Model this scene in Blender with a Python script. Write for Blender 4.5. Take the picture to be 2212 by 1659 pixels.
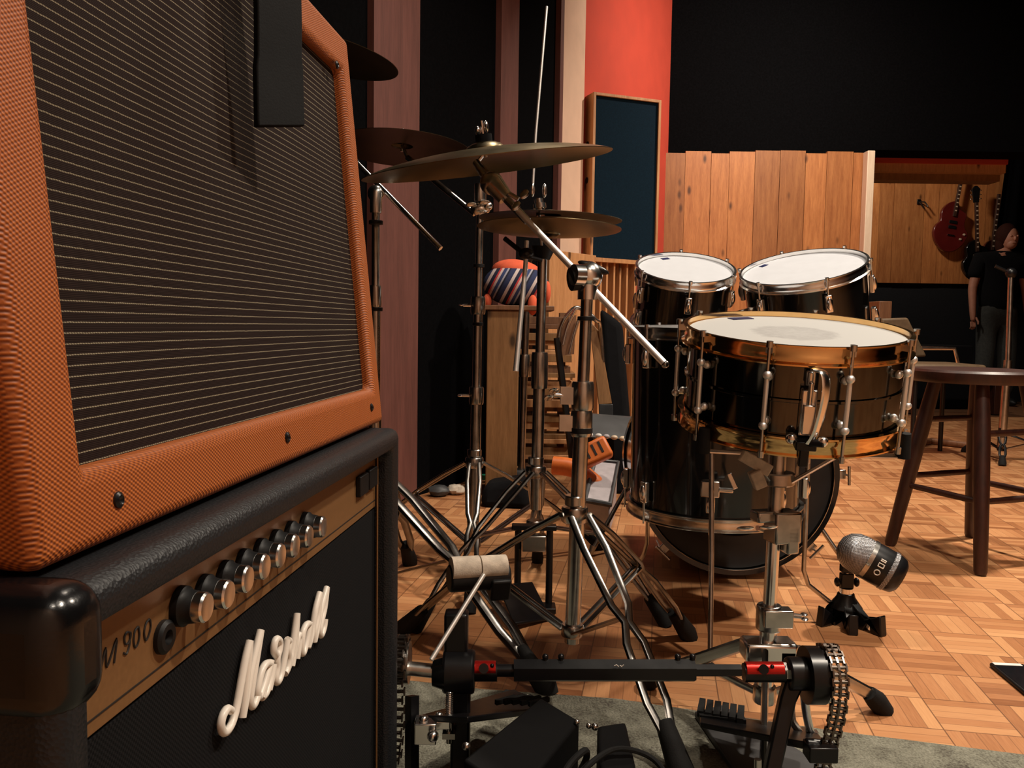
import bpy, bmesh, math, random
from mathutils import Vector, Matrix
random.seed(7)
PI = math.pi
R = math.radians
for o in list(bpy.data.objects): bpy.data.objects.remove(o)
scene = bpy.context.scene
COL = scene.collection

# ---------------------------------------------------------------- camera, world, lights, exposure
FPX = 1800.0
CAMZ = 0.70
cam_d = bpy.data.cameras.new('camera')
cam = bpy.data.objects.new('camera', cam_d); COL.objects.link(cam)
cam_d.sensor_fit = 'HORIZONTAL'; cam_d.sensor_width = 36.0
cam_d.lens = FPX/2212.0*36.0
cam_d.clip_start = 0.02; cam_d.clip_end = 60
CM = Matrix.Translation((0, 0, CAMZ)) @ Matrix.Rotation(R(90-4.02), 4, 'X') @ Matrix.Rotation(R(0.85), 4, 'Z')
cam.matrix_world = CM
scene.camera = cam
scene.view_settings.view_transform = 'Standard'
scene.view_settings.look = 'None'
scene.view_settings.gamma = 1
scene.view_settings.use_curve_mapping = False
scene.view_settings.exposure = -0.58

w = bpy.data.worlds.new('world'); scene.world = w; w.use_nodes = True
w.node_tree.nodes['Background'].inputs[0].default_value = (1.0, 0.75, 0.6, 1)
w.node_tree.nodes['Background'].inputs[1].default_value = 0.004

def area(name, loc, target, size, power, col, spread=180):
    l = bpy.data.lights.new(name, 'AREA'); l.energy = power; l.color = col; l.shape = 'DISK'; l.size = size
    l.spread = R(spread)
    o = bpy.data.objects.new(name, l); COL.objects.link(o)
    o.location = loc
    o.rotation_euler = (Vector(target)-Vector(loc)).to_track_quat('-Z', 'Y').to_euler()
    return o
WARM = (1.0, 0.87, 0.72)
area('overhead_light', (2.2, 2.7, 3.1), (1.7, 2.7, 0), 0.16, 95, WARM, 130)
area('overhead_light', (1.5, 0.6, 3.1), (0.7, 1.2, 0), 0.16, 58, WARM, 130)
area('overhead_light', (1.9, 4.4, 3.1), (1.5, 6.0, 1.2), 0.2, 66, WARM, 140)
area('overhead_light', (0.3, 2.6, 3.1), (0.3, 2.6, 0), 0.2, 17, WARM, 110)
area('alcove_lamp', (2.9, 7.3, 2.6), (3.9, 8.4, 1.3), 0.2, 24, WARM)
area('overhead_light', (0.8, -0.4, 3.1), (0.8, -1.2, 1.0), 0.3, 30, WARM, 150)  # added fill behind the camera: lights the rear wall for chrome reflections

# ---------------------------------------------------------------- pixel helpers (camera-derived measurements)
def ray(px, py):
    v = Vector(((px-1106)/FPX, -(py-829.5)/FPX, -1))
    return CM.to_3x3() @ v
CP = Vector((0, 0, CAMZ))
def P(px, py, d): return CP + ray(px, py)*d
def G(px, py, z=0.0):
    r = ray(px, py); return CP + r*((z-CAMZ)/r.z)
def VY(px, py, Y):
    r = ray(px, py); return CP + r*(Y/r.y)
UP = CM.to_3x3() @ Vector((0, 1, 0)); RT = CM.to_3x3() @ Vector((1, 0, 0))
def disk_normal(c, phi, k, top=True):
    v = (Vector(c)-CP).normalized()
    u = UP*math.cos(R(phi)) + RT*math.sin(R(phi))
    u = (u - v*u.dot(v)).normalized()
    return (u*math.sqrt(1-k*k) + v*(-k if top else k)).normalized()
def frame(o, z, xh=(1, 0, 0)):
    z = Vector(z).normalized(); x = Vector(xh); x = (x - z*x.dot(z))
    if x.length < 1e-4: x = Vector((0, 1, 0)) - z*z.y
    x.normalize(); y = z.cross(x)
    m = Matrix((x, y, z)).transposed().to_4x4(); m.translation = Vector(o)
    return m

# ---------------------------------------------------------------- materials
def srgb(r, g, b):
    f = lambda c: (c/255/12.92) if c/255 <= .04045 else ((c/255+.055)/1.055)**2.4
    return (f(r), f(g), f(b), 1)
class NT:
    def __init__(s, name):
        s.m = bpy.data.materials.new(name); s.m.use_nodes = True
        s.t = s.m.node_tree; s.b = s.t.nodes['Principled BSDF']
    def n(s, typ, **kw):
        x = s.t.nodes.new(typ)
        for k, v in kw.items(): setattr(x, k, v)
        return x
    def link(s, a, b): s.t.links.new(a, b)
    def put(s, sock, v):
        if hasattr(v, 'links') or isinstance(v, bpy.types.NodeSocket): s.link(v, sock)
        elif v is not None: sock.default_value = v
    def math(s, op, a, b=None, c=None):
        x = s.n('ShaderNodeMath', operation=op); s.put(x.inputs[0], a)
        if b is not None: s.put(x.inputs[1], b)
        if c is not None: s.put(x.inputs[2], c)
        return x.outputs[0]
    def mix(s, f, a, b, mode='MIX'):
        x = s.n('ShaderNodeMix', data_type='RGBA', blend_type=mode)
        s.put(x.inputs[0], f); s.put(x.inputs[6], a); s.put(x.inputs[7], b); return x.outputs[2]
    def obj(s): return s.n('ShaderNodeTexCoord').outputs['Object']
    def mapping(s, v, scale=(1, 1, 1), rot=(0, 0, 0), loc=(0, 0, 0)):
        x = s.n('ShaderNodeMapping'); s.link(v, x.inputs[0])
        x.inputs['Scale'].default_value = scale; x.inputs['Rotation'].default_value = rot; x.inputs['Location'].default_value = loc
        return x.outputs[0]
    def noise(s, v, scale, detail=3, rough=.55):
        x = s.n('ShaderNodeTexNoise'); s.link(v, x.inputs['Vector'])
        x.inputs['Scale'].default_value = scale; x.inputs['Detail'].default_value = detail; x.inputs['Roughness'].default_value = rough
        return x.outputs['Fac']
    def ramp(s, f, stops):
        x = s.n('ShaderNodeValToRGB'); s.link(f, x.inputs[0]); e = x.color_ramp.elements
        while len(e) < len(stops): e.new(.5)
        for i, (p, c) in enumerate(stops): e[i].position = p; e[i].color = c
        return x.outputs[0]
    def bump(s, h, strength=.3, dist=.001):
        x = s.n('ShaderNodeBump'); s.link(h, x.inputs['Height'])
        x.inputs['Strength'].default_value = strength; x.inputs['Distance'].default_value = dist
        s.link(x.outputs[0], s.b.inputs['Normal'])
    def set(s, col=None, rough=None, metal=None):
        s.put(s.b.inputs['Base Color'], col); s.put(s.b.inputs['Roughness'], rough); s.put(s.b.inputs['Metallic'], metal)
        return s.m

def plain(name, col, rough=.5, metal=0., var=.12, sc=30, bump=0., coat=0., spec=None):
    t = NT(name); v = t.obj()
    if spec is not None: t.b.inputs['Specular IOR Level'].default_value = spec
    nz = t.noise(v, sc, 4)
    dark = tuple(c*(1-var) for c in col[:3])+(1,); lite = tuple(min(1, c*(1+var)) for c in col[:3])+(1,)
    c = t.ramp(nz, [(.3, dark), (.7, lite)])
    t.set(c, None, metal)
    r = t.math('MULTIPLY_ADD', nz, .12, rough-.06); t.put(t.b.inputs['Roughness'], r)
    if bump: t.bump(t.noise(v, sc*8, 3), bump, .001)
    if coat: t.b.inputs['Coat Weight'].default_value = coat; t.b.inputs['Coat Roughness'].default_value = .06
    return t.m

def wood(name, c1, c2, scale=(14, 14, 1.2), rough=.5, knots=True, attr=False, coat=0.):
    t = NT(name); v = t.obj(); mv = t.mapping(v, scale)
    g = t.noise(mv, 3.0, 6, .65)
    g2 = t.noise(t.mapping(v, tuple(x*5 for x in scale)), 4.0, 3)
    f = t.math('MULTIPLY_ADD', g2, .35, t.math('MULTIPLY', g, .75))
    c = t.ramp(f, [(.36, c1), (.72, c2)])
    if attr:
        a = t.n('ShaderNodeAttribute'); a.attribute_name = 'tint'
        c = t.mix(1.0, c, a.outputs['Color'], 'MULTIPLY')
    if knots:
        vo = t.n('ShaderNodeTexVoronoi'); t.link(t.mapping(v, (8.5, 8.5, 3.6)), vo.inputs['Vector']); vo.inputs['Scale'].default_value = 1.0
        k = t.ramp(vo.outputs['Distance'], [(.06, (1, 1, 1, 1)), (.15, (0, 0, 0, 1))])
        c = t.mix(k, c, tuple(x*.28 for x in c1[:3])+(1,))
    t.set(c, rough, 0); t.bump(f, .15, .002)
    if coat: t.b.inputs['Coat Weight'].default_value = coat; t.b.inputs['Coat Roughness'].default_value = .12
    return t.m

M = {}
M['chrome'] = plain('chrome', (.90, .88, .85, 1), .20, 1., .06)
M['dark_steel'] = plain('dark_steel', (.16, .13, .11, 1), .3, 1., .2)
M['leg_steel'] = plain('tripod_steel', (.26, .245, .23, 1), .24, 1., .2)
M['bright_steel'] = plain('bright_steel', (.95, .93, .90, 1), .42, .85, .03)
M['chrome_dull'] = plain('worn_chrome', (.52, .50, .47, 1), .24, 1., .2)
M['black_metal'] = plain('black_metal', (.005, .005, .006, 1), .32, 0, .2, spec=.4)
M['black_plastic'] = plain('black_plastic', (.006, .006, .0065, 1), .5, 0, .2, spec=.3)
M['rubber'] = plain('rubber', (.007, .007, .007, 1), .8, 0, .2, 60, .3, spec=.25)
M['gloss_vinyl'] = plain('glossy_black_vinyl', (.004, .004, .0045, 1), .22, 0, .2, 40, .1, spec=.5)
M['black_lacquer'] = plain('black_lacquer', (.004, .004, .004, 1), .16, 0, .1, coat=.5)
M['black_nickel'] = plain('black_nickel', (.10, .095, .085, 1), .10, 1., .1)
M['brass'] = plain('gold_brass', (.90, .56, .24, 1), .13, 1., .1)
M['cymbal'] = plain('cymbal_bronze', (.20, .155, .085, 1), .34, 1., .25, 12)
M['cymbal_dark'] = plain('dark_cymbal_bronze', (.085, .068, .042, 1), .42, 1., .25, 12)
M['drumhead'] = plain('drumhead_white', (.47, .485, .52, 1), .6, 0, .03, spec=.25)
M['black_head'] = plain('black_drumhead', (.014, .014, .0145, 1), .5, 0, .15, spec=.3)
M['felt'] = plain('white_felt', (.55, .47, .38, 1), .95, 0, .25, 60, .4)
M['red_metal'] = plain('red_anodised', (.55, .02, .015, 1), .25, .7, .1)
M['panel_gold'] = plain('gold_panel', (.25, .125, .047, 1), .5, .4, .08, 200)
M['ink'] = plain('black_ink', (.012, .008, .006, 1), .6)
M['logo_white'] = plain('cream_white_plastic', (.80, .74, .66, 1), .35, 0, .04)
M['darkwood'] = wood('dark_stool_wood', (.014, .0035, .002, 1), (.045, .011, .0055, 1), (20, 20, 2), .45, False, coat=.05)
M['pine'] = wood('pine_boards', (.36, .12, .034, 1), (.62, .26, .085, 1), attr=True)
M['pine_pale'] = wood('pale_pine', (.66, .50, .36, 1), (.82, .68, .52, 1), knots=False)
M['pine_frame'] = wood('pine_frame', (.40, .18, .07, 1), (.66, .34, .15, 1))
M['ply'] = wood('plywood', (.17, .078, .026, 1), (.30, .15, .058, 1))
M['ply_dark'] = wood('brown_wood', (.10, .04, .018, 1), (.22, .10, .045, 1), knots=False)
M['wall_black'] = plain('black_fabric', (.0022, .0022, .0027, 1), 1., 0, .3, 80, .3, spec=.05)
M['wall_mauve'] = wood('mauve_board', (.10, .036, .028, 1), (.17, .062, .048, 1), (9, 9, .7), .6, False)
M['wall_beige'] = plain('beige_paint', (.74, .50, .36, 1), .7, 0, .05, 10)
M['wall_red'] = plain('red_paint', (.50, .052, .026, 1), .85, 0, .05, 8)
M['wall_grey'] = plain('dark_grey_wall', (.014, .015, .018, 1), .9, 0, .15, 60, spec=.2)
M['blue_cloth'] = plain('navy_cloth', (.004, .015, .028, 1), 1., 0, .2, 150, .4, spec=.15)
M['tan_vinyl'] = plain('tan_upholstery', (.12, .075, .038, 1), .6, 0, .2)
M['skin'] = plain('skin', (.45, .20, .13, 1), .55, 0, .08)
M['hair'] = plain('hair', (.03, .008, .005, 1), .85, 0, .3, 120, spec=.15)
M['black_cloth'] = plain('black_cloth', (.004, .004, .005, 1), .95, 0, .3, 60, spec=.15)
M['grey_cloth'] = plain('dark_grey_cloth', (.03, .032, .03, 1), .95, 0, .3, 60)
M['red_guitar'] = plain('cherry_lacquer', (.12, .012, .010, 1), .2, 0, .2, 6, coat=.4)
M['ebony'] = plain('fretboard_wood', (.05, .022, .014, 1), .45)
M['cream'] = plain('cream_plastic', (.65, .50, .36, 1), .4)
M['orange_plastic'] = plain('orange_plastic', (.70, .16, .025, 1), .45)
M['white_plastic'] = plain('pale_plastic', (.42, .38, .40, 1), .5)
M['screen'] = plain('dark_glass', (.01, .01, .012, 1), .08)
M['plain_white'] = plain('white_plastic', (.80, .76, .72, 1), .4)  # white plastic of the phone's top strip and some mixer knobs
M['blue_ink'] = plain('blue_sticker', (.012, .016, .07, 1), .4)
M['green_plastic'] = plain('green_plastic', (.03, .35, .2, 1), .4)
M['grey_plastic'] = plain('grey_plastic', (.05, .05, .052, 1), .5)
M['coral'] = plain('orange_cloth', (.75, .12, .05, 1), .9)

def mk_floor():
    t = NT('parquet'); v = t.obj()
    mv = t.mapping(v, (1/.128, 1/.128, 1), (0, 0, R(10)))
    sp = t.n('ShaderNodeSeparateXYZ'); t.link(mv, sp.inputs[0]); u, vv = sp.outputs[0], sp.outputs[1]
    bx, by = t.math('FLOOR', u), t.math('FLOOR', vv)
    fu, fv = t.math('FRACT', u), t.math('FRACT', vv)
    par = t.math('FLOORED_MODULO', t.math('ADD', bx, by), 2.0)
    ip = t.math('SUBTRACT', 1.0, par)
    acr = t.math('ADD', t.math('MULTIPLY', fu, par), t.math('MULTIPLY', fv, ip))
    f5 = t.math('MULTIPLY', acr, 5.0); idx = t.math('FLOOR', f5); ff = t.math('FRACT', f5)
    cv = t.n('ShaderNodeCombineXYZ'); t.link(t.math('MULTIPLY_ADD', idx, .137, bx), cv.inputs[0]); t.link(by, cv.inputs[1]); t.link(par, cv.inputs[2])
    wn = t.n('ShaderNodeTexWhiteNoise', noise_dimensions='3D'); t.link(cv.outputs[0], wn.inputs['Vector'])
    cb = t.n('ShaderNodeCombineXYZ'); t.link(bx, cb.inputs[0]); t.link(by, cb.inputs[1])
    wb = t.n('ShaderNodeTexWhiteNoise', noise_dimensions='3D'); t.link(cb.outputs[0], wb.inputs['Vector'])
    g1 = t.noise(t.mapping(mv, (1.2, 22, 1)), 2, 4); g2 = t.noise(t.mapping(mv, (22, 1.2, 1)), 2, 4)
    g = t.math('ADD', t.math('MULTIPLY', g2, par), t.math('MULTIPLY', g1, ip))
    val = t.math('ADD', t.math('ADD', t.math('MULTIPLY', wn.outputs[0], .50), t.math('MULTIPLY', wb.outputs[0], .22)), t.math('MULTIPLY', g, .42))
    big = t.noise(v, 1.3, 3); val = t.math('MULTIPLY_ADD', big, .22, t.math('SUBTRACT', val, .11))
    c = t.ramp(val, [(.15, (.24, .085, .030, 1)), (.5, (.47, .205, .085, 1)), (.9, (.64, .33, .15, 1))])
    e = t.math('MINIMUM', ff, t.math('SUBTRACT', 1.0, ff)); line = t.math('LESS_THAN', e, .035)
    eb = t.math('MINIMUM', t.math('MINIMUM', fu, t.math('SUBTRACT', 1.0, fu)), t.math('MINIMUM', fv, t.math('SUBTRACT', 1.0, fv)))
    l2 = t.math('MAXIMUM', t.math('MULTIPLY', line, .4), t.math('MULTIPLY', t.math('LESS_THAN', eb, .010), .75))
    c = t.mix(l2, c, (.10, .04, .018, 1))
    r = t.math('MULTIPLY_ADD', t.noise(v, 6, 4), .22, .26)
    t.set(c, r, 0); t.bump(t.noise(v, 9, 2), .05, .004)
    return t.m
M['parquet'] = mk_floor()

def mk_rug():
    t = NT('rug_pile'); v = t.obj()
    n1 = t.noise(v, 16, 6, .7); n2 = t.noise(v, 240, 3)
    f = t.math('MULTIPLY_ADD', n2, .45, t.math('MULTIPLY', n1, .6))
    c = t.ramp(f, [(.38, (.05, .038, .03, 1)), (.52, (.17, .165, .125, 1)), (.70, (.30, .29, .23, 1))])
    t.set(c, .95, 0); t.bump(n2, .8, .004); return t.m
M['rug'] = mk_rug()

def mk_tweed():
    t = NT('orange_tweed'); v = t.obj()
    # fine slanted rows of woven yarn, each row broken into short stitches
    sp = t.n('ShaderNodeSeparateXYZ'); t.link(v, sp.inputs[0]); x, y, z = sp.outputs
    xy = t.math('ADD', x, t.math('MULTIPLY', y, .9))
    d = t.math('MULTIPLY', t.math('ADD', t.math('DIVIDE', xy, .0044), t.math('DIVIDE', z, .0034)), 2*PI)
    e = t.math('MULTIPLY', t.math('SUBTRACT', t.math('DIVIDE', xy, .0052), t.math('DIVIDE', z, .0024)), 2*PI)
    a = t.math('MULTIPLY_ADD', t.math('SINE', d), .5, .5); b = t.math('MULTIPLY_ADD', t.math('SINE', e), .5, .5)
    h = t.math('MULTIPLY_ADD', b, .35, t.math('MULTIPLY', a, .65))
    n = t.noise(v, 22, 4)
    c = t.ramp(h, [(.08, (.10, .020, .003, 1)), (.5, (.35, .082, .009, 1)), (.9, (.55, .155, .020, 1))])
    c = t.mix(t.math('MULTIPLY', n, .5), c, (.29, .062, .008, 1))
    t.set(c, .55, 0); t.b.inputs['Coat Weight'].default_value = .12; t.b.inputs['Coat Roughness'].default_value = .4
    t.bump(h, .6, .0009); return t.m
M['tweed'] = mk_tweed()

def mk_grille():
    t = NT('oxblood_grille_cloth'); v = t.obj()
    sp = t.n('ShaderNodeSeparateXYZ'); t.link(v, sp.inputs[0]); x, y, z = sp.outputs
    wob = t.math('MULTIPLY', t.math('SUBTRACT', t.noise(t.mapping(v, (60, 60, 20)), 3, 2), .5), .0007)
    zf = t.math('FRACT', t.math('DIVIDE', t.math('ADD', z, wob), .00640))
    st = t.math('LESS_THAN', zf, .13)
    tw = t.math('MULTIPLY_ADD', t.math('SINE', t.math('MULTIPLY', t.math('ADD', x, t.math('MULTIPLY', z, 1.0)), 2*PI/.0026)), .5, .5)
    fine = t.math('MULTIPLY_ADD', t.math('SINE', t.math('MULTIPLY', z, 2*PI/.00107)), .5, .5)
    n = t.noise(v, 300, 2)
    base = t.mix(t.math('MULTIPLY', fine, .8), (.006, .003, .0025, 1), (.026, .013, .010, 1))
    base = t.mix(t.math('MULTIPLY', n, .5), base, (.018, .010, .008, 1))
    stripe = t.mix(tw, (.09, .07, .045, 1), (.30, .26, .18, 1))
    t.b.inputs['Specular IOR Level'].default_value = .15; t.set(t.mix(st, base, stripe), .9, 0)
    t.bump(t.math('ADD', t.math('MULTIPLY', st, 1.0), t.math('MULTIPLY', fine, .3)), .6, .0006); return t.m
M['grille'] = mk_grille()

def mk_tolex():
    t = NT('black_tolex'); v = t.obj()
    vo = t.n('ShaderNodeTexVoronoi'); t.link(v, vo.inputs['Vector']); vo.inputs['Scale'].default_value = 420
    t.b.inputs['Specular IOR Level'].default_value = .35; t.set((.011, .012, .014, 1), .45, 0); t.bump(vo.outputs['Distance'], .5, .0008); return t.m
M['tolex'] = mk_tolex()
def mk_blackgrille():
    t = NT('black_grille_weave'); v = t.obj()
    ck = t.n('ShaderNodeTexChecker'); t.link(t.mapping(v, (1, 1, 1), (0, 0, 0)), ck.inputs['Vector']); ck.inputs['Scale'].default_value = 500
    c = t.mix(ck.outputs['Fac'], (.002, .002, .0025, 1), (.009, .009, .010, 1))
    t.b.inputs['Specular IOR Level'].default_value = .15; t.set(c, .9, 0); t.bump(ck.outputs['Fac'], .4, .0006); return t.m
M['blackgrille'] = mk_blackgrille()
def mk_mesh():
    t = NT('silver_mic_mesh'); v = t.obj()
    sp = t.n('ShaderNodeSeparateXYZ'); t.link(v, sp.inputs[0]); x, y, z = sp.outputs
    a = t.math('SINE', t.math('MULTIPLY', t.math('ADD', x, z), 2*PI/.005)); b = t.math('SINE', t.math('MULTIPLY', t.math('SUBTRACT', x, z), 2*PI/.005))
    h = t.math('MULTIPLY', a, b); f = t.math('MULTIPLY_ADD', h, .5, .5)
    t.set(t.mix(f, (.05, .05, .055, 1), (.50, .49, .50, 1)), .35, .8); t.bump(f, .8, .001); return t.m
M['mesh'] = mk_mesh()
def mk_stripes():
    t = NT('striped_weave'); v = t.obj()
    sp = t.n('ShaderNodeSeparateXYZ'); t.link(t.mapping(v, (1, 1, 1), (0, R(-28), 0)), sp.inputs[0])
    f = t.math('FRACT', t.math('DIVIDE', sp.outputs[0], .085))
    x = t.n('ShaderNodeValToRGB'); t.link(f, x.inputs[0]); x.color_ramp.interpolation = 'CONSTANT'
    st = [(0, (.02, .03, .09, 1)), (.22, (.60, .50, .48, 1)), (.36, (.012, .014, .04, 1)), (.52, (.55, .05, .05, 1)), (.60, (.62, .45, .42, 1)), (.70, (.03, .05, .14, 1)), (.84, (.35, .34, .40, 1)), (.92, (.01, .012, .03, 1))]
    e = x.color_ramp.elements
    while len(e) < len(st): e.new(.5)
    for i, (p, c) in enumerate(st): e[i].position = p; e[i].color = c
    t.set(x.outputs[0], .9, 0); return t.m
M['stripes'] = mk_stripes()

# ---------------------------------------------------------------- mesh builder
class MB:
    def __init__(s): s.bm = bmesh.new(); s.tint = None
    def _add(s, vs, fs, M_=None, sharp=False):
        out = [s.bm.verts.new((M_ @ Vector(v)) if M_ else Vector(v)) for v in vs]
        for f in fs:
            try: s.bm.faces.new([out[i] for i in f])
            except ValueError: pass
        return out
    def box(s, c, size, M_=None):
        x, y, z = (k/2 for k in size); c = Vector(c)
        vs = [c+Vector((a*x, b*y, d*z)) for a in (-1, 1) for b in (-1, 1) for d in (-1, 1)]
        s._add(vs, [(0, 1, 3, 2), (4, 6, 7, 5), (0, 4, 5, 1), (2, 3, 7, 6), (0, 2, 6, 4), (1, 5, 7, 3)], M_); return s
    def bb(s, lo, hi, M_=None):
        lo, hi = Vector(lo), Vector(hi); return s.box((lo+hi)/2, hi-lo, M_)
    def hexa(s, pts):   # 8 points: 4 bottom ring, 4 top ring
        s._add(pts, [(0, 3, 2, 1), (4, 5, 6, 7), (0, 1, 5, 4), (1, 2, 6, 5), (2, 3, 7, 6), (3, 0, 4, 7)]); return s
    def tube(s, pts, r, n=10, sq=None):
        pts = [Vector(p) for p in pts]; m = len(pts)
        rs = r if isinstance(r, (list, tuple)) else [r]*m
        t0 = (pts[1]-pts[0]).normalized()
        a = Vector((0, 0, 1)) if abs(t0.z) < .9 else Vector((1, 0, 0))
        x = (a - t0*a.dot(t0)).normalized(); rings = []
        for i, p in enumerate(pts):
            if i == 0: t = t0
            elif i == m-1: t = (pts[i]-pts[i-1]).normalized()
            else: t = ((pts[i+1]-p).normalized()+(p-pts[i-1]).normalized()).normalized()
            x = (x - t*x.dot(t)).normalized(); y = t.cross(x)
            sx, sy = (1, 1) if sq is None else sq
            rings.append([s.bm.verts.new(p + x*math.cos(2*PI*k/n)*rs[i]*sx + y*math.sin(2*PI*k/n)*rs[i]*sy) for k in range(n)])
        for i in range(m-1):
            for k in range(n):
                s.bm.faces.new((rings[i][k], rings[i][(k+1) % n], rings[i+1][(k+1) % n], rings[i+1][k]))
        s.bm.faces.new(rings[0][::-1]); s.bm.faces.new(rings[-1]); return s
    def cyl(s, a, b, r, r2=None, n=16): return s.tube([a, b], [r, r if r2 is None else r2], n)
    def lathe(s, prof, M_=None, n=48, closed=False):
        rings = []
        for (r, z) in prof:
            if r < 1e-6: rings.append([s.bm.verts.new((M_ @ Vector((0, 0, z))) if M_ else Vector((0, 0, z)))])
            else: rings.append([s.bm.verts.new((M_ @ Vector((r*math.cos(2*PI*k/n), r*math.sin(2*PI*k/n), z))) if M_ else Vector((r*math.cos(2*PI*k/n), r*math.sin(2*PI*k/n), z))) for k in range(n)])
        pr = list(zip(rings[:-1], rings[1:]))
        if closed: pr.append((rings[-1], rings[0]))
        for A, B in pr:
            for k in range(n):
                k2 = (k+1) % n
                if len(A) == 1 and len(B) == 1: continue
                if len(A) == 1: s.bm.faces.new((A[0], B[k2], B[k]))
                elif len(B) == 1: s.bm.faces.new((A[k], A[k2], B[0]))
                else: s.bm.faces.new((A[k], A[k2], B[k2], B[k]))
        return s
    def ball(s, c, r, sc=(1, 1, 1), M_=None, n=16, m=10):
        base = (M_ if M_ else Matrix.Identity(4)) @ Matrix.Translation(Vector(c)) @ Matrix.Diagonal((sc[0], sc[1], sc[2], 1))
        return s.lathe([(r*math.sin(PI*i/m), -r*math.cos(PI*i/m)) for i in range(m+1)], base, n)
    def prism(s, poly, z0, z1, M_=None):
        n = len(poly)
        a = [s.bm.verts.new((M_ @ Vector((x, y, z0))) if M_ else Vector((x, y, z0))) for x, y in poly]
        b = [s.bm.verts.new((M_ @ Vector((x, y, z1))) if M_ else Vector((x, y, z1))) for x, y in poly]
        for k in range(n): s.bm.faces.new((a[k], a[(k+1) % n], b[(k+1) % n], b[k]))
        s.bm.faces.new(a[::-1]); s.bm.faces.new(b); return s
    def torus(s, c, Rr, r, M_=None, n=24, m=8):
        T = (M_ if M_ else Matrix.Identity(4)) @ Matrix.Translation(Vector(c))
        return s.lathe([(Rr+r*math.cos(2*PI*i/m), r*math.sin(2*PI*i/m)) for i in range(m)], T, n, closed=True)

MW = {}
def tag(o, label=None, cat=None, group=None, kind=None):
    if label: o['label'] = label
    if cat: o['category'] = cat
    if group: o['group'] = group
    if kind: o['kind'] = kind
    return o
def thing(name, label, cat, loc, mat=None, group=None):
    o = bpy.data.objects.new(name, None); COL.objects.link(o); o.empty_display_size = .05
    m = mat.copy() if mat is not None else Matrix.Translation(Vector(loc))
    o.matrix_world = m; MW[o] = m
    return tag(o, label, cat, group)
def obj(name, mb, mat, parent=None, bevel=0, local=False, ang=38, label=None, origin=None, seg=2):
    """parts are given in world space (or in the thing's own space with local=True)"""
    bm = mb.bm
    if parent is not None:
        m = MW[parent]
        if not local: bmesh.ops.transform(bm, matrix=m.inverted(), verts=bm.verts)
    elif origin is not None:
        if not local: bmesh.ops.transform(bm, matrix=origin.inverted(), verts=bm.verts)
    bmesh.ops.recalc_face_normals(bm, faces=bm.faces)
    for f in bm.faces: f.smooth = True
    for e in bm.edges:
        if len(e.link_faces) == 2 and e.calc_face_angle(0) > R(ang): e.smooth = False
    me = bpy.data.meshes.new(name); bm.to_mesh(me); bm.free()
    if isinstance(mat, str): mat = M[mat]
    me.materials.append(mat)
    o = bpy.data.objects.new(name, me); COL.objects.link(o)
    if parent is not None: o.parent = parent; MW[o] = MW[parent]
    elif origin is not None: o.matrix_world = origin; MW[o] = origin
    else: MW[o] = Matrix.Identity(4)
    if bevel:
        b = o.modifiers.new('bevel', 'BEVEL'); b.width = bevel; b.segments = seg; b.limit_method = 'ANGLE'; b.angle_limit = R(40); b.harden_normals = False
    if label: o['label'] = label
    return o
def solo(name, mb, mat, label, cat, group=None, bevel=0, origin=None, **k):
    o = obj(name, mb, mat, None, bevel, origin=origin, **k); return tag(o, label, cat, group)
def struct(name, mb, mat, bevel=0, parent=None):
    o = obj(name, mb, mat, parent, bevel)
    if parent is None: o['kind'] = 'structure'
    return o
def add_tint(o, fn):
    me = o.data; a = me.color_attributes.new('tint', 'FLOAT_COLOR', 'CORNER')
    for p in me.polygons:
        c = fn(p.center)
        for li in p.loop_indices: a.data[li].color = c
def smooth_path(pts, k=6):
    pts = [Vector(p) for p in pts]; out = []
    for i in range(len(pts)-1):
        p0 = pts[max(i-1, 0)]; p1 = pts[i]; p2 = pts[i+1]; p3 = pts[min(i+2, len(pts)-1)]
        for j in range(k):
            t = j/k; out.append(.5*((2*p1)+(p2-p0)*t+(2*p0-5*p1+4*p2-p3)*t*t+(3*p1-p0-3*p2+p3)*t**3))
    out.append(pts[-1]); return out

# ================================================================ SETTING
struct('floor', MB().bb((-3.2, -1.2, -.06), (6.2, 9.2, 0)), 'parquet')
struct('ceiling', MB().bb((-3.2, -1.2, 3.2), (6.2, 9.2, 3.3)), 'wall_black')
# left wall: one long oblique wall carrying upright boards
WD = Vector((1.49, 2.74, 0)).normalized(); WN = Vector((WD.y, -WD.x, 0))   # WN points into the room
WA = Vector((-.436, 3.26, 0))
def wall_pt(px, off=0.0):   # where the vertical plane through pixel column px meets the wall
    r = ray(px, 703); r.z = 0; A = WA + WN*off
    # CP.xy + r*t = A + WD*s
    det = r.x*(-WD.y) + WD.x*r.y; dx, dy = A.x, A.y
    t = (dx*(-WD.y) + WD.x*dy)/det
    return Vector((r.x*t, r.y*t, 0))
a = WA - WD*4.2; b = WA + WD*3.12
m = MB(); m.hexa([a, b, b-WN*.1, a-WN*.1] + [p+Vector((0, 0, 3.2)) for p in (a, b, b-WN*.1, a-WN*.1)])
struct('wall_left', m, 'wall_black')
def strip(name, px0, px1, mat, th=.02, z0=0, z1=3.2, off=0):
    p0, p1 = wall_pt(px0, th+off), wall_pt(px1, th+off)
    q0, q1 = p0-WN*th, p1-WN*th
    m = MB(); m.hexa([v+Vector((0, 0, z0)) for v in (p0, p1, q1, q0)] + [v+Vector((0, 0, z1)) for v in (p0, p1, q1, q0)])
    return struct(name, m, mat)
strip('trim_1', 806, 903, 'wall_mauve', .03)
strip('trim_2', 1075, 1112, 'wall_mauve', .03)
strip('trim_3', 1200, 1207, 'wall_mauve', .03)
strip('trim_4', 1207, 1252, 'wall_beige', .03)
strip('trim_5', 1252, 1440, 'wall_red', .012)
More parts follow.
